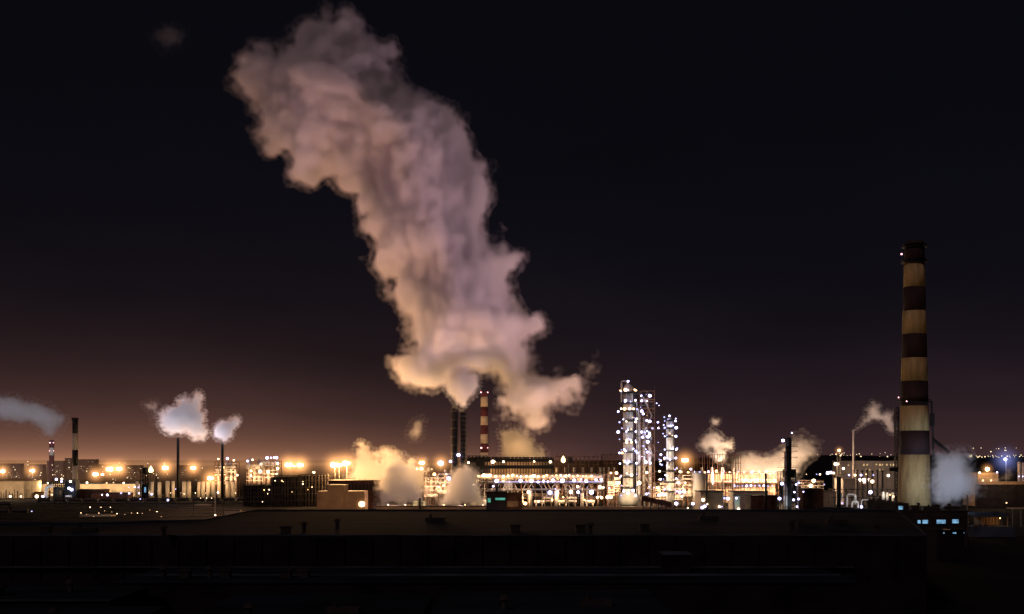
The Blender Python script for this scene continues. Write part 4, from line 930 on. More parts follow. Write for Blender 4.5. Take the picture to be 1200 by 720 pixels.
# dark line masts, lit platforms and small lamps of the rail yard
for k in range(16):
    px, Yc = 12+k*19.5+rnd.uniform(-4, 4), 740+rnd.random()*290
    t = thing('line_mast', 'dark overhead-line mast with a crossarm standing among the yard tracks', 'mast', (X(px, Yc), Yc, 0), 'line masts in the rail yard')
    MB().cyl((X(px, Yc), Yc, 0), (X(px, Yc), Yc, 11), .22, .14, 6).build('post', M['black'], t)
    MB().box(X(px, Yc)-.1, X(px, Yc)+3.2, Yc-.08, Yc+.08, 9.2, 9.4).tube([(X(px, Yc), Yc, 10.6), (X(px, Yc)+3.1, Yc, 9.4)], .06, 4).build('crossarm', M['black'], t)
for px0, px1, py, lab in ((93, 130, 604, 'pale loading platform catching light in the middle of the dark rail yard'), (228, 248, 591.5, 'short pale platform catching light below the second thin stack')):
    Yc = 39*F/(py-HZ)
    t = thing('loading_platform', lab, 'platform', (X((px0+px1)/2, Yc), Yc, 0))
    MB().box(X(px0, Yc), X(px1, Yc), Yc, Yc+9, 0, 1.0).build('slab', M['cream'], t)
    MB().box(X(px0, Yc), X(px1, Yc), Yc+7, Yc+7.3, 1.001, 1.9).build('rail', M['steel'], t)
    for q in (.2, .55, .85):
        x = X(px0+(px1-px0)*q, Yc)
        MB().cyl((x, Yc+8, 1), (x, Yc+8, 6), .1, .08, 5).build('lamp_post', M['black'], t); lamp(t, (x, Yc+7.8, 6), 'warm', .3); lamp_or_fill(t, (x, Yc+6.5, 5.6), 130, (1, .7, .42), .3)
for k in range(14):
    px = 95+k*7.3+rnd.uniform(-2, 2); Yc = 39*F/(rnd.uniform(599, 607)-HZ)
    t = thing('signal_lamp', 'tiny warm signal lamp glinting low in the middle of the dark rail yard', 'lamp', (X(px, Yc), Yc, 0), 'signal lamps in the rail yard')
    MB().cyl((X(px, Yc), Yc, 0), (X(px, Yc), Yc, 1.6), .08, .08, 5).build('post', M['black'], t); lamp(t, (X(px, Yc), Yc-.2, 1.7), 'warm_dim' if k % 3 else 'warm', .3)

# tank wagons in the yard
def wagon():
    t = thing('tank_wagon', 'tank wagon', 'tank wagon', (0, 0, 0), 'tank wagons in the rail yard')
    MB().cyl((-5, 0, 2.6), (5, 0, 2.6), 1.45, 1.45, 14).cyl((-5.4, 0, 2.6), (-5, 0, 2.6), 1.0, 1.45, 14).cyl((5, 0, 2.6), (5.4, 0, 2.6), 1.45, 1.0, 14).build('barrel', M['steel'], t)
    MB().cyl((0, 0, 4), (0, 0, 4.5), .6, .6, 10).build('dome', M['steel'], t)
    MB().box(-6, 6, -1.2, 1.2, .95, 1.15).build('underframe', M['black'], t)
    for x in (-4.2, 4.2):
        MB().cyl((x-.9, -.8, .55), (x-.9, .8, .55), .45, .45, 10).cyl((x+.9, -.8, .55), (x+.9, .8, .55), .45, .45, 10).build('bogie', M['black'], t)
    return t
def dup(src, loc, rz, label):
    r = src.copy(); C.objects.link(r); r.location = loc; r.rotation_euler = (0, 0, rz); r['label'] = label
    for ch in src.children:
        c = ch.copy(); C.objects.link(c); c.parent = r
    return r
w0 = wagon(); ang = math.atan2(40, 550); nW = 0
for k, s, n, what in ((2, 150, 12, 'front'), (5, 60, 14, 'middle'), (7, 230, 14, 'rear')):
    for j in range(n):
        i_ = s+j*13.2; loc = (-640+i_, 690+k*40-14+40*i_/550, .18)
        lab = f'{words[j]} tank wagon from the left in the {what} train in the rail yard'
        if nW == 0: w0.location = loc; w0.rotation_euler = (0, 0, ang); w0['label'] = lab
        else: dup(w0, loc, ang, lab)
        nW += 1

# ------------------------------------------------------------------ distant city
blocks = [(55, 74, 541, 1900, 'distant apartment slab left of the black-banded chimney with a few lit windows'), (90, 112, 539, 2000, 'distant apartment slab right of the black-banded chimney with lit windows'), (32, 50, 545, 2000, 'low dim apartment slab left of the far-left chimney'), (0, 24, 544, 2100, 'dim apartment slab at the far left edge'), (112, 128, 545, 2200, 'dim apartment slab behind the bright floodlight pair'), (147, 165, 546, 2100, 'dim low apartment slab left of the flaming mast'), (210, 224, 546, 2200, 'dim apartment slab between the two thin stacks'), (76, 83, 537.5, 1950, 'narrow tall apartment tower left of the black-banded chimney')]
for a, b, yt, Yb, lab in blocks:
    t = building('apartment_block', lab, 'apartment building', a, b, yt, Yb, 16, 'block', 'block', 'distant apartment blocks', 0, [], 1.0)
    for q in range(int((b-a)*1.1)):
        px, py = rnd.uniform(a+1, b-2), rnd.choice([yt+2+2.6*i for i in range(6)])
        fr = MB().box(X(px, Yb)-.3, X(px+.9, Yb)+.3, Yb-.25, Yb-.01, Z(py+1, Yb)-.3, Z(py, Yb)+.3).build('window', M['dark'], t)
        MB().box(X(px, Yb), X(px+.9, Yb), Yb-.4, Yb-.26, Z(py+1, Yb), Z(py, Yb)).build('pane', M['w_city'], fr)
citypost = None
def city_lamp(px, py, Yc, rr, lab, grp, cat='street lamp'):
    t = thing('street_lamp', lab, cat, (X(px, Yc), Yc, 0), grp)
    t.location.z = Z(py, Yc)-8
    lamp(t, (X(px, Yc), Yc, Z(py, Yc)), 'citylamp', rr)
    MB().cyl((X(px, Yc), Yc, Z(py, Yc)-8), (X(px, Yc), Yc, Z(py, Yc)), .3, .2, 4).build('post', M['dark'], t)
for i in range(46):
    px = rnd.uniform(1135, 1200); py = rnd.gauss(535, .8) if i > 9 else rnd.uniform(524.5, 530)
    city_lamp(px, py, 3900, rnd.uniform(1.0, 2.2), 'tiny town lamp glimmering on the skyline at the right edge', 'town lamps on the right skyline')
for i in range(26):
    px = rnd.uniform(940, 1050); city_lamp(px, rnd.uniform(530.5, 536), 3900, rnd.uniform(.9, 2.0), 'tiny town lamp on the dark hill behind the office block', 'town lamps on the hill')
for i in range(70):
    px = rnd.uniform(0, 240); city_lamp(px, rnd.uniform(541, 563), 1500, rnd.uniform(.35, .75), 'tiny warm street lamp in the haze beyond the left-hand warehouses', 'street lamps beyond the warehouses')

# ------------------------------------------------------------------ steam
def upsample(lat, n):
    out = lat
    for ax in range(3):
        m = out.shape[ax]
        p = np.linspace(0, m-1.001, n[ax]); i0 = p.astype(int); f = p-i0; f = f*f*(3-2*f)
        a = np.take(out, i0, axis=ax); b = np.take(out, i0+1, axis=ax)
        sh = [1, 1, 1]; sh[ax] = -1
        out = a+(b-a)*f.reshape(sh).astype(np.float32)
    return out


def fbm(n, size, base, octs, seed, gain=.62):
    g = np.random.default_rng(seed); acc = np.zeros(n, np.float32); amp = 1.; tot = 0; sc = base
    for o in range(octs):
        k = [max(2, int(math.ceil(s/sc))+2) for s in size]
        q = upsample(g.uniform(-1, 1, k).astype(np.float32), n)
        acc += amp*(q*.9 if o not in (1, 2) else .45*q+.65*(2.6*np.abs(q)-.78)); tot += amp*.5; amp *= gain; sc *= .5
    return acc/tot


def sdf2(poly, px, pz):
    """signed distance (positive inside) of points to a polygon"""
    d = np.full(px.shape, 1e9); inside = np.zeros(px.shape, bool); n = len(poly)
    for i in range(n):
        ax, az = poly[i]; bx, bz = poly[(i+1) % n]
        ex, ez = bx-ax, bz-az; t = np.clip(((px-ax)*ex+(pz-az)*ez)/(ex*ex+ez*ez+1e-9), 0, 1)
        d = np.minimum(d, np.hypot(px-ax-t*ex, pz-az-t*ez))
        c = ((az > pz) != (bz > pz)) & (px < (bx-ax)*(pz-az)/(bz-az+1e-12)+ax); inside ^= c
    return np.where(inside, d, -d)


def surface_nets(V):
    """closed quad surface of V > 0"""
    V = np.pad(V, 1, constant_values=-1.); I = V > 0
    nx, ny, nz = V.shape
    corners = [(i, j, k) for i in (0, 1) for j in (0, 1) for k in (0, 1)]
    cnt = sum(I[i:nx-1+i, j:ny-1+j, k:nz-1+k].astype(np.int8) for i, j, k in corners)
    act = (cnt > 0) & (cnt < 8); idx = np.full(act.shape, -1, np.int64); A = np.argwhere(act); idx[act] = np.arange(len(A))
    pos = np.zeros((len(A), 3)); wsum = np.zeros(len(A))
    for a in range(8):
        for b in range(a+1, 8):
            ca, cb = corners[a], corners[b]
            if sum(abs(x-y) for x, y in zip(ca, cb)) != 1: continue
            va = V[A[:, 0]+ca[0], A[:, 1]+ca[1], A[:, 2]+ca[2]]; vb = V[A[:, 0]+cb[0], A[:, 1]+cb[1], A[:, 2]+cb[2]]
            x = (va > 0) != (vb > 0); t = np.where(x, va/(va-vb+1e-12), 0)
            p = np.array(ca)+t[:, None]*(np.array(cb)-np.array(ca)); pos += p*x[:, None]; wsum += x
    pos = A+pos/wsum[:, None]-1
    F_ = []
    for ax in range(3):
        a = [slice(1, -1)]*3; b = [slice(1, -1)]*3; a[ax] = slice(0, -1); b[ax] = slice(1, None)
        x = I[tuple(a)] != I[tuple(b)]; E = np.argwhere(x); E = E+np.array([0 if q == ax else 1 for q in range(3)])
        u, v = [q for q in range(3) if q != ax]
        def c(du, dv):
            q = E.copy(); q[:, u] -= du; q[:, v] -= dv; return idx[q[:, 0], q[:, 1], q[:, 2]]
        q_ = np.stack([c(0, 0), c(1, 0), c(1, 1), c(0, 1)], 1)
        low = I[tuple(a)][x]                                   # solid on the low side: the face looks up the axis
        flip = low if ax == 1 else ~low
        q_[flip] = q_[flip][:, ::-1]; F_.append(q_)
    return pos, np.concatenate(F_)


def steam_mat(name, obj, radius, fill, res, dens, col, step, aniso, detail):
    m = bpy.data.materials.new(name); m.use_nodes = True
    nt = m.node_tree; N, L = nt.nodes, nt.links; N.clear()
    out = N.new('ShaderNodeOutputMaterial'); vs = N.new('ShaderNodeVolumeScatter')
    vs.inputs['Color'].default_value = (*col, 1); vs.inputs['Anisotropy'].default_value = aniso
    pd = N.new('ShaderNodeTexPointDensity'); pd.point_source = 'OBJECT'; pd.object = obj; pd.space = 'OBJECT'
    pd.resolution = res; pd.radius = radius; pd.interpolation = 'Linear'
    mr = N.new('ShaderNodeMapRange'); mr.inputs['From Min'].default_value = .03*fill; mr.inputs['From Max'].default_value = .95*fill
    mr.inputs['To Max'].default_value = dens; L.new(pd.outputs['Density'], mr.inputs['Value'])
    L.new(mr.outputs[0], vs.inputs['Density']); L.new(vs.outputs[0], out.inputs['Volume'])
    m.cycles.volume_step_rate = step
    return m


def steam(label, Y, polys, spacing=2., dens=.08, amp=6., base=22., thick=1., soft=3., col=(.985, .98, .985), seed=0, cat='steam cloud', name='steam_cloud', octs=4, res=None, group=None, aniso=.1, step=None, thin=None, rf=1.75, bias=-.2, pmin=.28):
    """polys: [(pixel polygon, depth offset, thickness factor)]"""
    W = [([(X(a, Y+dy), Z(b, Y+dy)) for a, b in pg], dy, tf) for pg, dy, tf in polys]
    pad = amp*.9+spacing*2
    xs = [p[0] for w, _, _ in W for p in w]; zs = [p[1] for w, _, _ in W for p in w]
    gx = np.arange(min(xs)-pad, max(xs)+pad, spacing); gz = np.arange(min(zs)-pad, max(zs)+pad, spacing)
    GX, GZ = np.meshgrid(gx, gz, indexing='ij')
    ds = [sdf2(w, GX, GZ) for w, _, _ in W]
    hy = max(max(d.max(), 2)*tf*thick+abs(dy) for d, (_, dy, tf) in zip(ds, W))+pad*.6
    gy = np.arange(-hy, hy, spacing)
    V = None
    for d, (_, dy, tf) in zip(ds, W):
        c = max(2., d.max()*.35); q = np.sqrt(((gy-dy)/(tf*thick))**2+c*c)-c
        f = d[:, None, :].astype(np.float32)-q[None, :, None].astype(np.float32)
        V = f if V is None else np.maximum(V, f)
    n = V.shape
    V += -bias+amp*fbm(n, (gx[-1]-gx[0], gy[-1]-gy[0], gz[-1]-gz[0]), base, octs, seed)
    if thin is not None: V -= thin(GX, GZ)[:, None, :].astype(np.float32)
    g = np.random.default_rng(seed+99)
    keep = V > 0
    for thr in (7, 7):                                        # no lone specks: a bit of steam has steam around it
        a = np.pad(keep, 1).astype(np.int8)
        a = a[:-2]+a[1:-1]+a[2:]; a = a[:, :-2]+a[:, 1:-1]+a[:, 2:]; a = a[:, :, :-2]+a[:, :, 1:-1]+a[:, :, 2:]
        keep &= a >= thr
    K = np.argwhere(keep & (np.clip(V/soft, pmin, 1)**1.2 > g.uniform(0, 1, n))).astype(np.float64)
    pts = np.stack([gx[0]+K[:, 0]*spacing, gy[0]+K[:, 1]*spacing, gz[0]+K[:, 2]*spacing], 1)+g.uniform(-.45, .45, K.shape)*spacing
    # hull a little outside the steam, on a coarser grid
    k = 3
    sh = [int(math.ceil(s/k))*k for s in n]
    Vp = np.full(sh, -9., np.float32); Vp[:n[0], :n[1], :n[2]] = V
    kp = np.pad(keep, [(0, a-b) for a, b in zip(sh, n)]).reshape(sh[0]//k, k, sh[1]//k, k, sh[2]//k, k).max((1, 3, 5))
    Vc = Vp.reshape(sh[0]//k, k, sh[1]//k, k, sh[2]//k, k).max((1, 3, 5))
    kq = np.pad(kp, 1); near = np.zeros_like(kp)
    for i in (0, 1, 2):
        for j in (0, 1, 2):
            for l in (0, 1, 2): near |= kq[i:i+kp.shape[0], j:j+kp.shape[1], l:l+kp.shape[2]]
    Vc = np.where(near, np.where(kp, .9, -.1), -.9)              # a close skin just outside the outermost steam
    hp, hf = surface_nets(Vc)
    hp = np.stack([gx[0]+(hp[:, 0]*k+1)*spacing, gy[0]+(hp[:, 1]*k+1)*spacing, gz[0]+(hp[:, 2]*k+1)*spacing], 1)
    c = np.array([(gx[0]+gx[-1])/2, 0, max(gz[0], 0)])
    me = bpy.data.meshes.new(name)
    allv = np.concatenate([hp, pts])-c
    me.from_pydata(allv.tolist(), [], hf.tolist()); me.update()
    o = bpy.data.objects.new(name, me); C.objects.link(o); o.location = (c[0], Y, c[2])
    tag(o, label, cat, group)
    rad_ = spacing*rf; fill = .838*rf**3
    ext = max(hp.max(0)-hp.min(0)); diag = float(np.linalg.norm(hp.max(0)-hp.min(0)))
    r_ = res or int(min(240, max(48, ext/spacing*1.15)))
    if step is None: step = max(.12, min(1, spacing*2.6/(diag/10)))
    me.materials.append(steam_mat(label[:40], o, rad_, fill, r_, dens, col, step, aniso, 0))
    print('STEAM', label[:40], n, len(pts), len(hf), 'res', r_, 'step', round(step, 3))
    return o


MAIN = [(267, 90), (275, 67), (296, 54), (333, 42), (340, 27), (354, 21), (375, 16), (404, 12), (421, 21), (429, 40), (446, 44), (460, 34), (477, 46), (483, 58), (470, 72), (483, 90), (508, 108), (537, 125), (548, 142), (554, 167), (565, 196), (579, 225), (583, 242), (577, 267), (583, 285), (600, 296), (623, 300), (617, 312), (608, 327), (617, 351), (640, 371), (645, 387), (634, 405), (652, 412), (638, 434), (664, 434), (698, 424), (702, 438), (687, 460), (663, 480), (643, 496), (621, 500), (604, 488), (588, 478), (582, 462), (572, 450), (556, 444), (522, 450), (505, 462), (483, 458), (470, 451), (465, 444), (468, 431), (465, 422), (479, 411), (472, 393), (466, 373), (468, 358), (460, 347), (468, 336), (455, 324), (439, 322), (423, 313), (421, 307), (434, 293), (417, 276), (421, 250), (423, 229), (396, 217), (387, 206), (362, 215), (342, 219), (325, 208), (330, 192), (304, 179), (296, 154), (285, 125), (275, 104)]
COL = [(519, 454), (519, 442), (527, 430), (537, 425), (549, 430), (559, 440), (562, 452), (557, 464), (549, 474), (544, 482), (538, 476), (534, 476), (529, 471), (523, 464)]
steam('giant pinkish steam plume leaning left from the two black stacks high into the sky', 880, [(MAIN, 0, .95)], 1.45, .17, 14, 34, 1., 8, seed=5, octs=5, col=(.99, .95, .968), res=300, rf=2.1, bias=2.6, pmin=.16, name='steam_plume', cat='steam plume')
steam('bright pale lilac steam jet bursting from the tops of the two black stacks', 866, [(COL, 0, .9)], 1.0, .3, 3.0, 9, 1., 3.2, seed=6, octs=4, name='steam_jet', cat='steam plume')
steam('pale grey-blue steam drifting out of frame at the far left', 1850, [([(-60, 452), (0, 464), (22, 463), (45, 472), (70, 484), (80, 491), (70, 504), (63, 515), (58, 514), (48, 505), (36, 500), (15, 498), (-10, 492), (-60, 490)], 0, .8)], 2.6, 0.05, 7, 20, 1., 7, pmin=0.12, seed=11)
steam('large white steam puff over the thin stack at left', 1060, [([(186, 497), (190, 482), (207, 472), (208, 464), (218, 463), (224, 468), (230, 459), (239, 466), (236, 477), (240, 492), (238, 506), (222, 508), (212, 512), (203, 511), (190, 508)], 0, .9), ([(214, 506), (238, 492), (248, 508), (240, 520), (226, 514)], 4, .8)], 1.0, 0.32, 4.4, 10, 1., 4.5, seed=12, group='white puffs over the thin stacks')
steam('small white steam puff over the second thin stack at left', 1040, [([(247, 502), (252, 497), (258, 491), (268, 491), (278, 487), (285, 487), (284, 499), (275, 505), (272, 514), (262, 520), (255, 517), (249, 511)], 0, .9)], 0.8, 0.36, 3.2, 7.5, 1., 3.2, seed=13, group='white puffs over the thin stacks')
steam('faint brownish wisp left of the large white puff', 1065, [([(164, 472), (172, 471), (184, 467), (188, 475), (184, 494), (178, 502), (177, 486), (170, 478)], 0, .8)], 1.2, 0.05, 3, 8, 1., 4, pmin=0.12, seed=14, group='small wisps')
steam('golden billowing steam along the ground left of the black stacks', 930, [([(381, 565), (400, 556), (414, 542), (412, 528), (423, 504), (429, 513), (436, 530), (446, 534), (452, 526), (462, 531), (478, 538), (490, 544), (502, 552), (500, 566), (486, 576), (470, 585), (440, 580), (410, 568)], 0, .55)], 1.1, 0.28, 8.5, 17, 1., 4.5, octs=5, seed=15, group='steam along the ground')
steam('grey bulging steam column in front of the golden ground steam', 838, [([(443, 585), (443, 560), (446, 545), (456, 535), (468, 535), (480, 545), (484, 558), (494, 566), (500, 580), (500, 594), (445, 594)], 0, .7)], 1.1, 0.25, 7, 15, 1., 4.5, octs=5, seed=16, group='steam along the ground')
steam('rounded grey steam heap at the foot of the two black stacks', 850, [([(514, 594), (515, 578), (519, 566), (525, 553), (532, 546), (541, 545), (550, 550), (558, 561), (565, 575), (569, 594)], 0, 1.)], 1.0, 0.25, 5.5, 13, 1., 4, octs=5, seed=17, group='steam along the ground')
steam('cream steam dome rising behind the pipe rack', 960, [([(586, 540), (587, 515), (584, 507), (596, 502), (605, 502), (616, 508), (626, 516), (630, 524), (642, 534), (641, 545), (590, 545)], 0, 1.)], 1.1, 0.28, 4.8, 12, 1., 4.5, seed=18)
steam('thin torn wisp in the sky left of the black stacks', 900, [([(474, 512), (480, 498), (486, 488), (498, 490), (500, 500), (496, 516), (490, 519), (480, 516)], 0, .8)], 1.3, .03, 3.2, 8, 1., 4, pmin=0.12, seed=19, group='small wisps')
steam('small pale steam drift before the pipe rack', 885, [([(589, 578), (588, 566), (592, 556), (600, 554), (604, 562), (604, 576), (598, 580)], 0, .8)], 1.0, .06, 1.8, 6, 1., 3, pmin=0.15, seed=20, group='small wisps')
steam('jagged pink-white steam puff right of the slim bright column', 940, [([(813, 523), (820, 517), (823, 508), (832, 505), (842, 511), (856, 520), (858, 527), (848, 527), (852, 536), (848, 545), (840, 542), (838, 531), (828, 527)], 0, .9)], 0.9, 0.3, 3.8, 9, 1., 3.5, seed=21, group='steam on the right')
steam('little isolated puff high right of the slim bright column', 940, [([(831, 494), (834, 489), (844, 491), (845, 495), (839, 500), (833, 499)], 0, .9)], 0.6, 0.2, 1.5, 5, 1., 2.2, seed=22, group='small wisps')
steam('wide glowing steam bank behind the dark column', 975, [([(850, 572), (855, 545), (864, 534), (880, 530), (892, 532), (912, 528), (922, 520), (940, 511), (956, 518), (963, 528), (958, 538), (946, 546), (936, 560), (918, 570), (900, 576)], 0, .9)], 1.3, 0.11, 5.5, 14, 1., 6, pmin=0.18, seed=23, group='steam on the right')
steam('slanting white steam trail from the thin pale stack', 980, [([(999, 506), (1001, 500), (1008, 495), (1015, 489), (1016, 477), (1022, 471), (1030, 474), (1033, 484), (1040, 479), (1048, 482), (1050, 495), (1048, 510), (1040, 507), (1034, 496), (1024, 494), (1014, 499), (1004, 506)], 0, .9)], 0.9, 0.2, 3.0, 8, 1., 3.2, seed=24, group='steam on the right')
steam('bluish grey steam mass right of the big chimney foot', 580, [([(1089, 592), (1092, 575), (1090, 548), (1096, 532), (1108, 530), (1122, 526), (1133, 532), (1138, 548), (1144, 560), (1145, 578), (1132, 588), (1112, 592), (1098, 597)], 0, .8)], 0.9, 0.2, 4, 10, 1., 4, pmin=0.2, bias=-1.6, seed=25, group='steam on the right')
steam('small pinkish steam drift by the orange warehouse at right', 890, [([(1150, 562), (1152, 558), (1166, 560), (1176, 558), (1180, 548), (1188, 545), (1190, 556), (1184, 566), (1168, 568), (1152, 567)], 0, .8)], 1.1, .07, 2, 6, 1., 3, pmin=0.15, seed=26, group='small wisps')
steam('faint lone cloud scrap near the top left of the sky', 1500, [([(178, 42), (188, 30), (205, 27), (218, 36), (214, 52), (198, 62), (186, 58)], 0, .6)], 3., .022, 11, 26, 1., 9, pmin=0.1, seed=27, group='small wisps')

# ------------------------------------------------------------------ added fill spots and points that brighten steam and chimney
def find(lab): return next(o for o in bpy.data.objects if o.get('label', '').startswith(lab))
def pw(px, py, Y): return P(px, py, Y)
GOLD, PINK, LILAC = (1, .48, .3), (1, .49, .52), (1, .6, .78)
fill_spot(find('single glaring orange lamp'), pw(424, 590, 764), pw(480, 210, 840), .36e6, PINK, 80)
fill_spot(find('small pale hut'), pw(275, 590, 713), pw(400, 170, 860), .85e6, PINK, 60)
fill_spot(find('dark process column'), pw(916, 514, 724), pw(440, 170, 870), 2.0e6, LILAC, 62)
fill_spot(find('dark process column'), pw(917, 514, 724), pw(540, 360, 870), 3.5e5, PINK, 50)
fill_spot(find('tallest floodlit'), pw(728, 584, 832), pw(540, 300, 860), .25e6, PINK, 75)
fill_spot(find('left mast of the very bright'), pw(338, 547, 1236), pw(350, 130, 900), 8e5, GOLD, 50)
fill_spot(find('right mast of the two floodlights'), pw(406, 545, 881), pw(470, 320, 900), .36e6, GOLD, 70)
fill_spot(find('lit jumble'), pw(500, 575, 890), pw(500, 440, 870), 5e4, GOLD, 100)
fill_spot(find('long multi-level'), pw(640, 556, 890), pw(620, 450, 880), 6e4, GOLD, 100)
fill_spot(find('lone glaring'), pw(802, 541, 895), pw(600, 430, 880), 2.6e5, GOLD, 50)
WHITE = (.74, .76, 1)
fill_spot(find('dark control house'), pw(590, 570, 804), pw(541, 448, 866), 1.3e5, (.95, .82, 1), 40)
fill_spot(find('dark machinery cluster'), pw(81, 566, 1052), pw(225, 492, 1060), 7e5, WHITE, 40)
fill_spot(find('low floodlight mast among'), pw(247, 562, 1080), pw(214, 490, 1062), 1.6e5, (1, .8, .62), 70)
fill_spot(find('low floodlight mast among'), pw(246, 562, 1036), pw(266, 503, 1040), 1.7e5, WHITE, 70)
fill_spot(find('floodlight mast just left of the thin'), pw(194.3, 547, 1237), pw(212, 490, 1060), 1.6e6, GOLD, 40)
fill_spot(find('small pale hut'), pw(275, 588, 712), pw(216, 486, 1060), 4.5e6, WHITE, 13)
fill_spot(find('small pale hut'), pw(276, 588, 712), pw(266, 503, 1040), 2.2e6, WHITE, 10)
fill_spot(find('floodlight mast midway'), pw(226.5, 547, 1237), pw(262, 503, 1040), 1.3e6, GOLD, 40)
fill_spot(find('dark machinery cluster'), pw(60, 556, 1058), pw(30, 485, 1850), 2.0e7, (.8, .85, 1), 20)
CREAM = (1, .53, .2)
for px, py, Y, q in ((393, 546, 896, 1.5e5), (407, 545, 894, 2.6e5)): lamp_or_fill(find('left mast of the two floodlights'), pw(px, py, Y), q, CREAM, 2)
fill_spot(find('floodlight mast between ground steam and the black stacks, left'), pw(494, 543, 985), pw(455, 545, 930), 7e5, CREAM, 110)
for px, py, Y, q in ((462, 588, 806, 9e3), (540, 590, 806, 7e3), (505, 560, 872, 9e3)): lamp_or_fill(find('low lit building strip'), pw(px, py, Y), q, (1, .6, .5), 2)
lamp_or_fill(find('two dark tiers'), pw(612, 530.5, 926), 5.5e4, CREAM, 2)
for px in (862, 890, 915, 940): lamp_or_fill(find('long pipe bridge'), pw(px, 553, 940), 7e4, (1, .62, .36), 2)
fill_spot(find('long pipe bridge'), pw(840, 570, 925), pw(836, 520, 940), 3.0e5, (1, .7, .55), 80)
fill_spot(find('grey-brown block'), pw(1012, 565, 925), pw(1028, 490, 980), 3.0e5, (1, .72, .66), 80)
fill_spot(find('dark boiler house'), pw(1108, 583, 540), pw(1116, 556, 580), 1.0e5, (.62, .74, 1), 80)
lamp_or_fill(find('orange lit warehouse'), pw(1165, 566, 872), 2.5e3, (1, .66, .5), 2)

fill_spot(find('tiny dark hut'), pw(1110, 616, 426), pw(1072, 440, 600), 1.0e5, (1, .62, .34), 48)  # added spot washing the chimney; the hut carries no such lamp

# low haze over the town behind the plant, self-emitting in place of scattered lamplight
hz = MB().box(-4200, 420, 1262, 6200, .3, 260)
m = bpy.data.materials.new('town_haze'); m.use_nodes = True
nt = m.node_tree; N, L = nt.nodes, nt.links; N.clear()
out = N.new('ShaderNodeOutputMaterial'); em = N.new('ShaderNodeEmission'); em.inputs[0].default_value = (1, .46, .21, 1)
g = N.new('ShaderNodeNewGeometry'); sp = N.new('ShaderNodeSeparateXYZ'); L.new(g.outputs['Position'], sp.inputs[0])
e1 = N.new('ShaderNodeMath'); e1.operation = 'MULTIPLY'; e1.inputs[1].default_value = -1/42.; L.new(sp.outputs['Z'], e1.inputs[0])
e2 = N.new('ShaderNodeMath'); e2.operation = 'EXPONENT'; L.new(e1.outputs[0], e2.inputs[0])
xf = N.new('ShaderNodeMapRange'); xf.interpolation_type = 'SMOOTHSTEP'; xf.inputs['From Min'].default_value = -700; xf.inputs['From Max'].default_value = 400; xf.inputs['To Min'].default_value = .00011; xf.inputs['To Max'].default_value = 0; L.new(sp.outputs['X'], xf.inputs['Value'])
e3 = N.new('ShaderNodeMath'); e3.operation = 'MULTIPLY'; L.new(e2.outputs[0], e3.inputs[0]); L.new(xf.outputs[0], e3.inputs[1])
L.new(e3.outputs[0], em.inputs[1]); L.new(em.outputs[0], out.inputs['Volume'])
m.cycles.volume_step_rate = .15
hz.build('haze', m)['kind'] = 'stuff'

# ------------------------------------------------------------------ sky and light
w = bpy.data.worlds.new('World'); S.world = w; w.use_nodes = True
nt = w.node_tree; N, L = nt.nodes, nt.links; N.clear()
out = N.new('ShaderNodeOutputWorld')
sky = N.new('ShaderNodeTexSky'); sky.sky_type = 'NISHITA'; sky.sun_disc = False
SUN_EL, SUN_AZ = 38., 215.
sky.sun_elevation = R(-6); sky.sun_rotation = R(SUN_AZ)
b1 = N.new('ShaderNodeBackground'); b1.inputs[1].default_value = .05; L.new(sky.outputs[0], b1.inputs[0])
tc = N.new('ShaderNodeTexCoord'); sp = N.new('ShaderNodeSeparateXYZ'); L.new(tc.outputs['Generated'], sp.inputs[0])
def math_(op, a, b=None):
    n_ = N.new('ShaderNodeMath'); n_.operation = op
    for i_, v in enumerate((a, b)):
        if v is None: continue
        if isinstance(v, (int, float)): n_.inputs[i_].default_value = v
        else: L.new(v, n_.inputs[i_])
    return n_.outputs[0]
zc = math_('MAXIMUM', sp.outputs['Z'], 0.)
def falloff(k): return math_('POWER', 2.71828, math_('MULTIPLY', zc, -1./k))
az = N.new('ShaderNodeMapRange'); az.interpolation_type = 'SMOOTHSTEP'; az.inputs['From Min'].default_value = -.32; az.inputs['From Max'].default_value = .22
az.inputs['To Min'].default_value = 1.; az.inputs['To Max'].default_value = .24; L.new(sp.outputs['X'], az.inputs['Value'])
azp = N.new('ShaderNodeMapRange'); azp.inputs['From Min'].default_value = -.3; azp.inputs['From Max'].default_value = .4
azp.inputs['To Min'].default_value = 1.; azp.inputs['To Max'].default_value = .65; L.new(sp.outputs['X'], azp.inputs['Value'])
sh = w.node_tree.nodes
ns = N.new('ShaderNodeTexNoise'); ns.inputs['Scale'].default_value = 3.2; ns.inputs['Detail'].default_value = 5
mpn = N.new('ShaderNodeMapping'); mpn.inputs['Scale'].default_value = (1, 1, 3); L.new(tc.outputs['Generated'], mpn.inputs['Vector']); L.new(mpn.outputs[0], ns.inputs['Vector'])
uneven = N.new('ShaderNodeMapRange'); uneven.inputs['From Min'].default_value = .3; uneven.inputs['From Max'].default_value = .7; uneven.inputs['To Min'].default_value = .7; uneven.inputs['To Max'].default_value = 1.3; L.new(ns.outputs['Fac'], uneven.inputs['Value'])
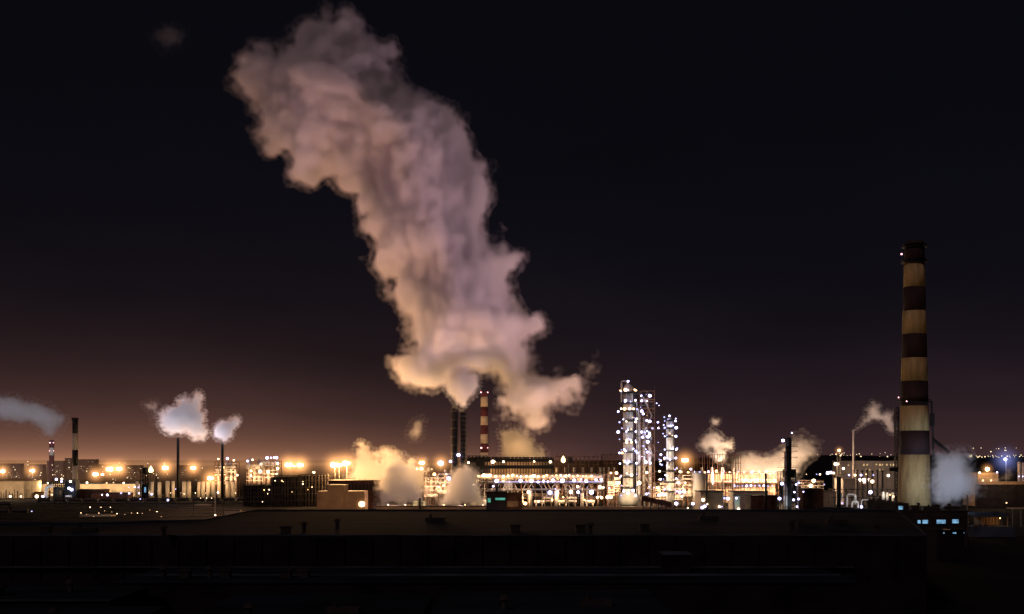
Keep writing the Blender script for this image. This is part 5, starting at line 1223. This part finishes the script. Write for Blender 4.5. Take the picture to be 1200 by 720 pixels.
def bg(col, fac, last):
    b = N.new('ShaderNodeBackground'); b.inputs[0].default_value = (*col, 1)
    if isinstance(fac, float): b.inputs[1].default_value = fac
    else: L.new(fac, b.inputs[1])
    a = N.new('ShaderNodeAddShader'); L.new(last, a.inputs[0]); L.new(b.outputs[0], a.inputs[1]); return a.outputs[0]
last = b1.outputs[0]
last = bg((.0022, .0021, .0032), 1., last)
last = bg((.0022, .0030, .0065), math_('MULTIPLY', falloff(.22), uneven.outputs[0]), last)
last = bg((.036, .0155, .0180), math_('MULTIPLY', falloff(.051), math_('MULTIPLY', azp.outputs[0], uneven.outputs[0])), last)
last = bg((.076, .031, .0125), math_('MULTIPLY', falloff(.045), math_('MULTIPLY', az.outputs[0], uneven.outputs[0])), last)
L.new(last, out.inputs[0])

sun = bpy.data.lights.new('moon', 'SUN'); sun.energy = .42; sun.angle = R(8); sun.color = (1., .66, .7)  # added directional fill for plume tops and foreground, not a real moon
so = bpy.data.objects.new('moon', sun); C.objects.link(so)
d = Vector((math.sin(R(SUN_AZ))*math.cos(R(SUN_EL)), math.cos(R(SUN_AZ))*math.cos(R(SUN_EL)), math.sin(R(SUN_EL))))
so.rotation_euler = d.to_track_quat('Z', 'Y').to_euler(); so.location = d*500

# ------------------------------------------------------------------ camera and render settings
cam = bpy.data.cameras.new('camera'); co = bpy.data.objects.new('camera', cam); C.objects.link(co)
co.location = (0, 0, H); co.rotation_euler = (R(90), 0, 0)
cam.sensor_width = 36; cam.lens = 36*F/1200; cam.shift_y = (HZ-360)/1200
cam.clip_start = 1; cam.clip_end = 30000
S.camera = co
S.view_settings.view_transform = 'Standard'; S.view_settings.look = 'None'; S.view_settings.exposure = 0
cy = S.cycles
cy.use_denoising = True; cy.use_adaptive_sampling = True; cy.adaptive_threshold = .015
cy.max_bounces = 5; cy.diffuse_bounces = 2; cy.glossy_bounces = 2; cy.transmission_bounces = 2; cy.transparent_max_bounces = 24; cy.volume_bounces = 3
cy.sample_clamp_indirect = 2.0; cy.sample_clamp_direct = 0; cy.caustics_reflective = False; cy.caustics_refractive = False
cy.volume_step_rate = 1; cy.volume_max_steps = 256
cy.filter_width = 1.5
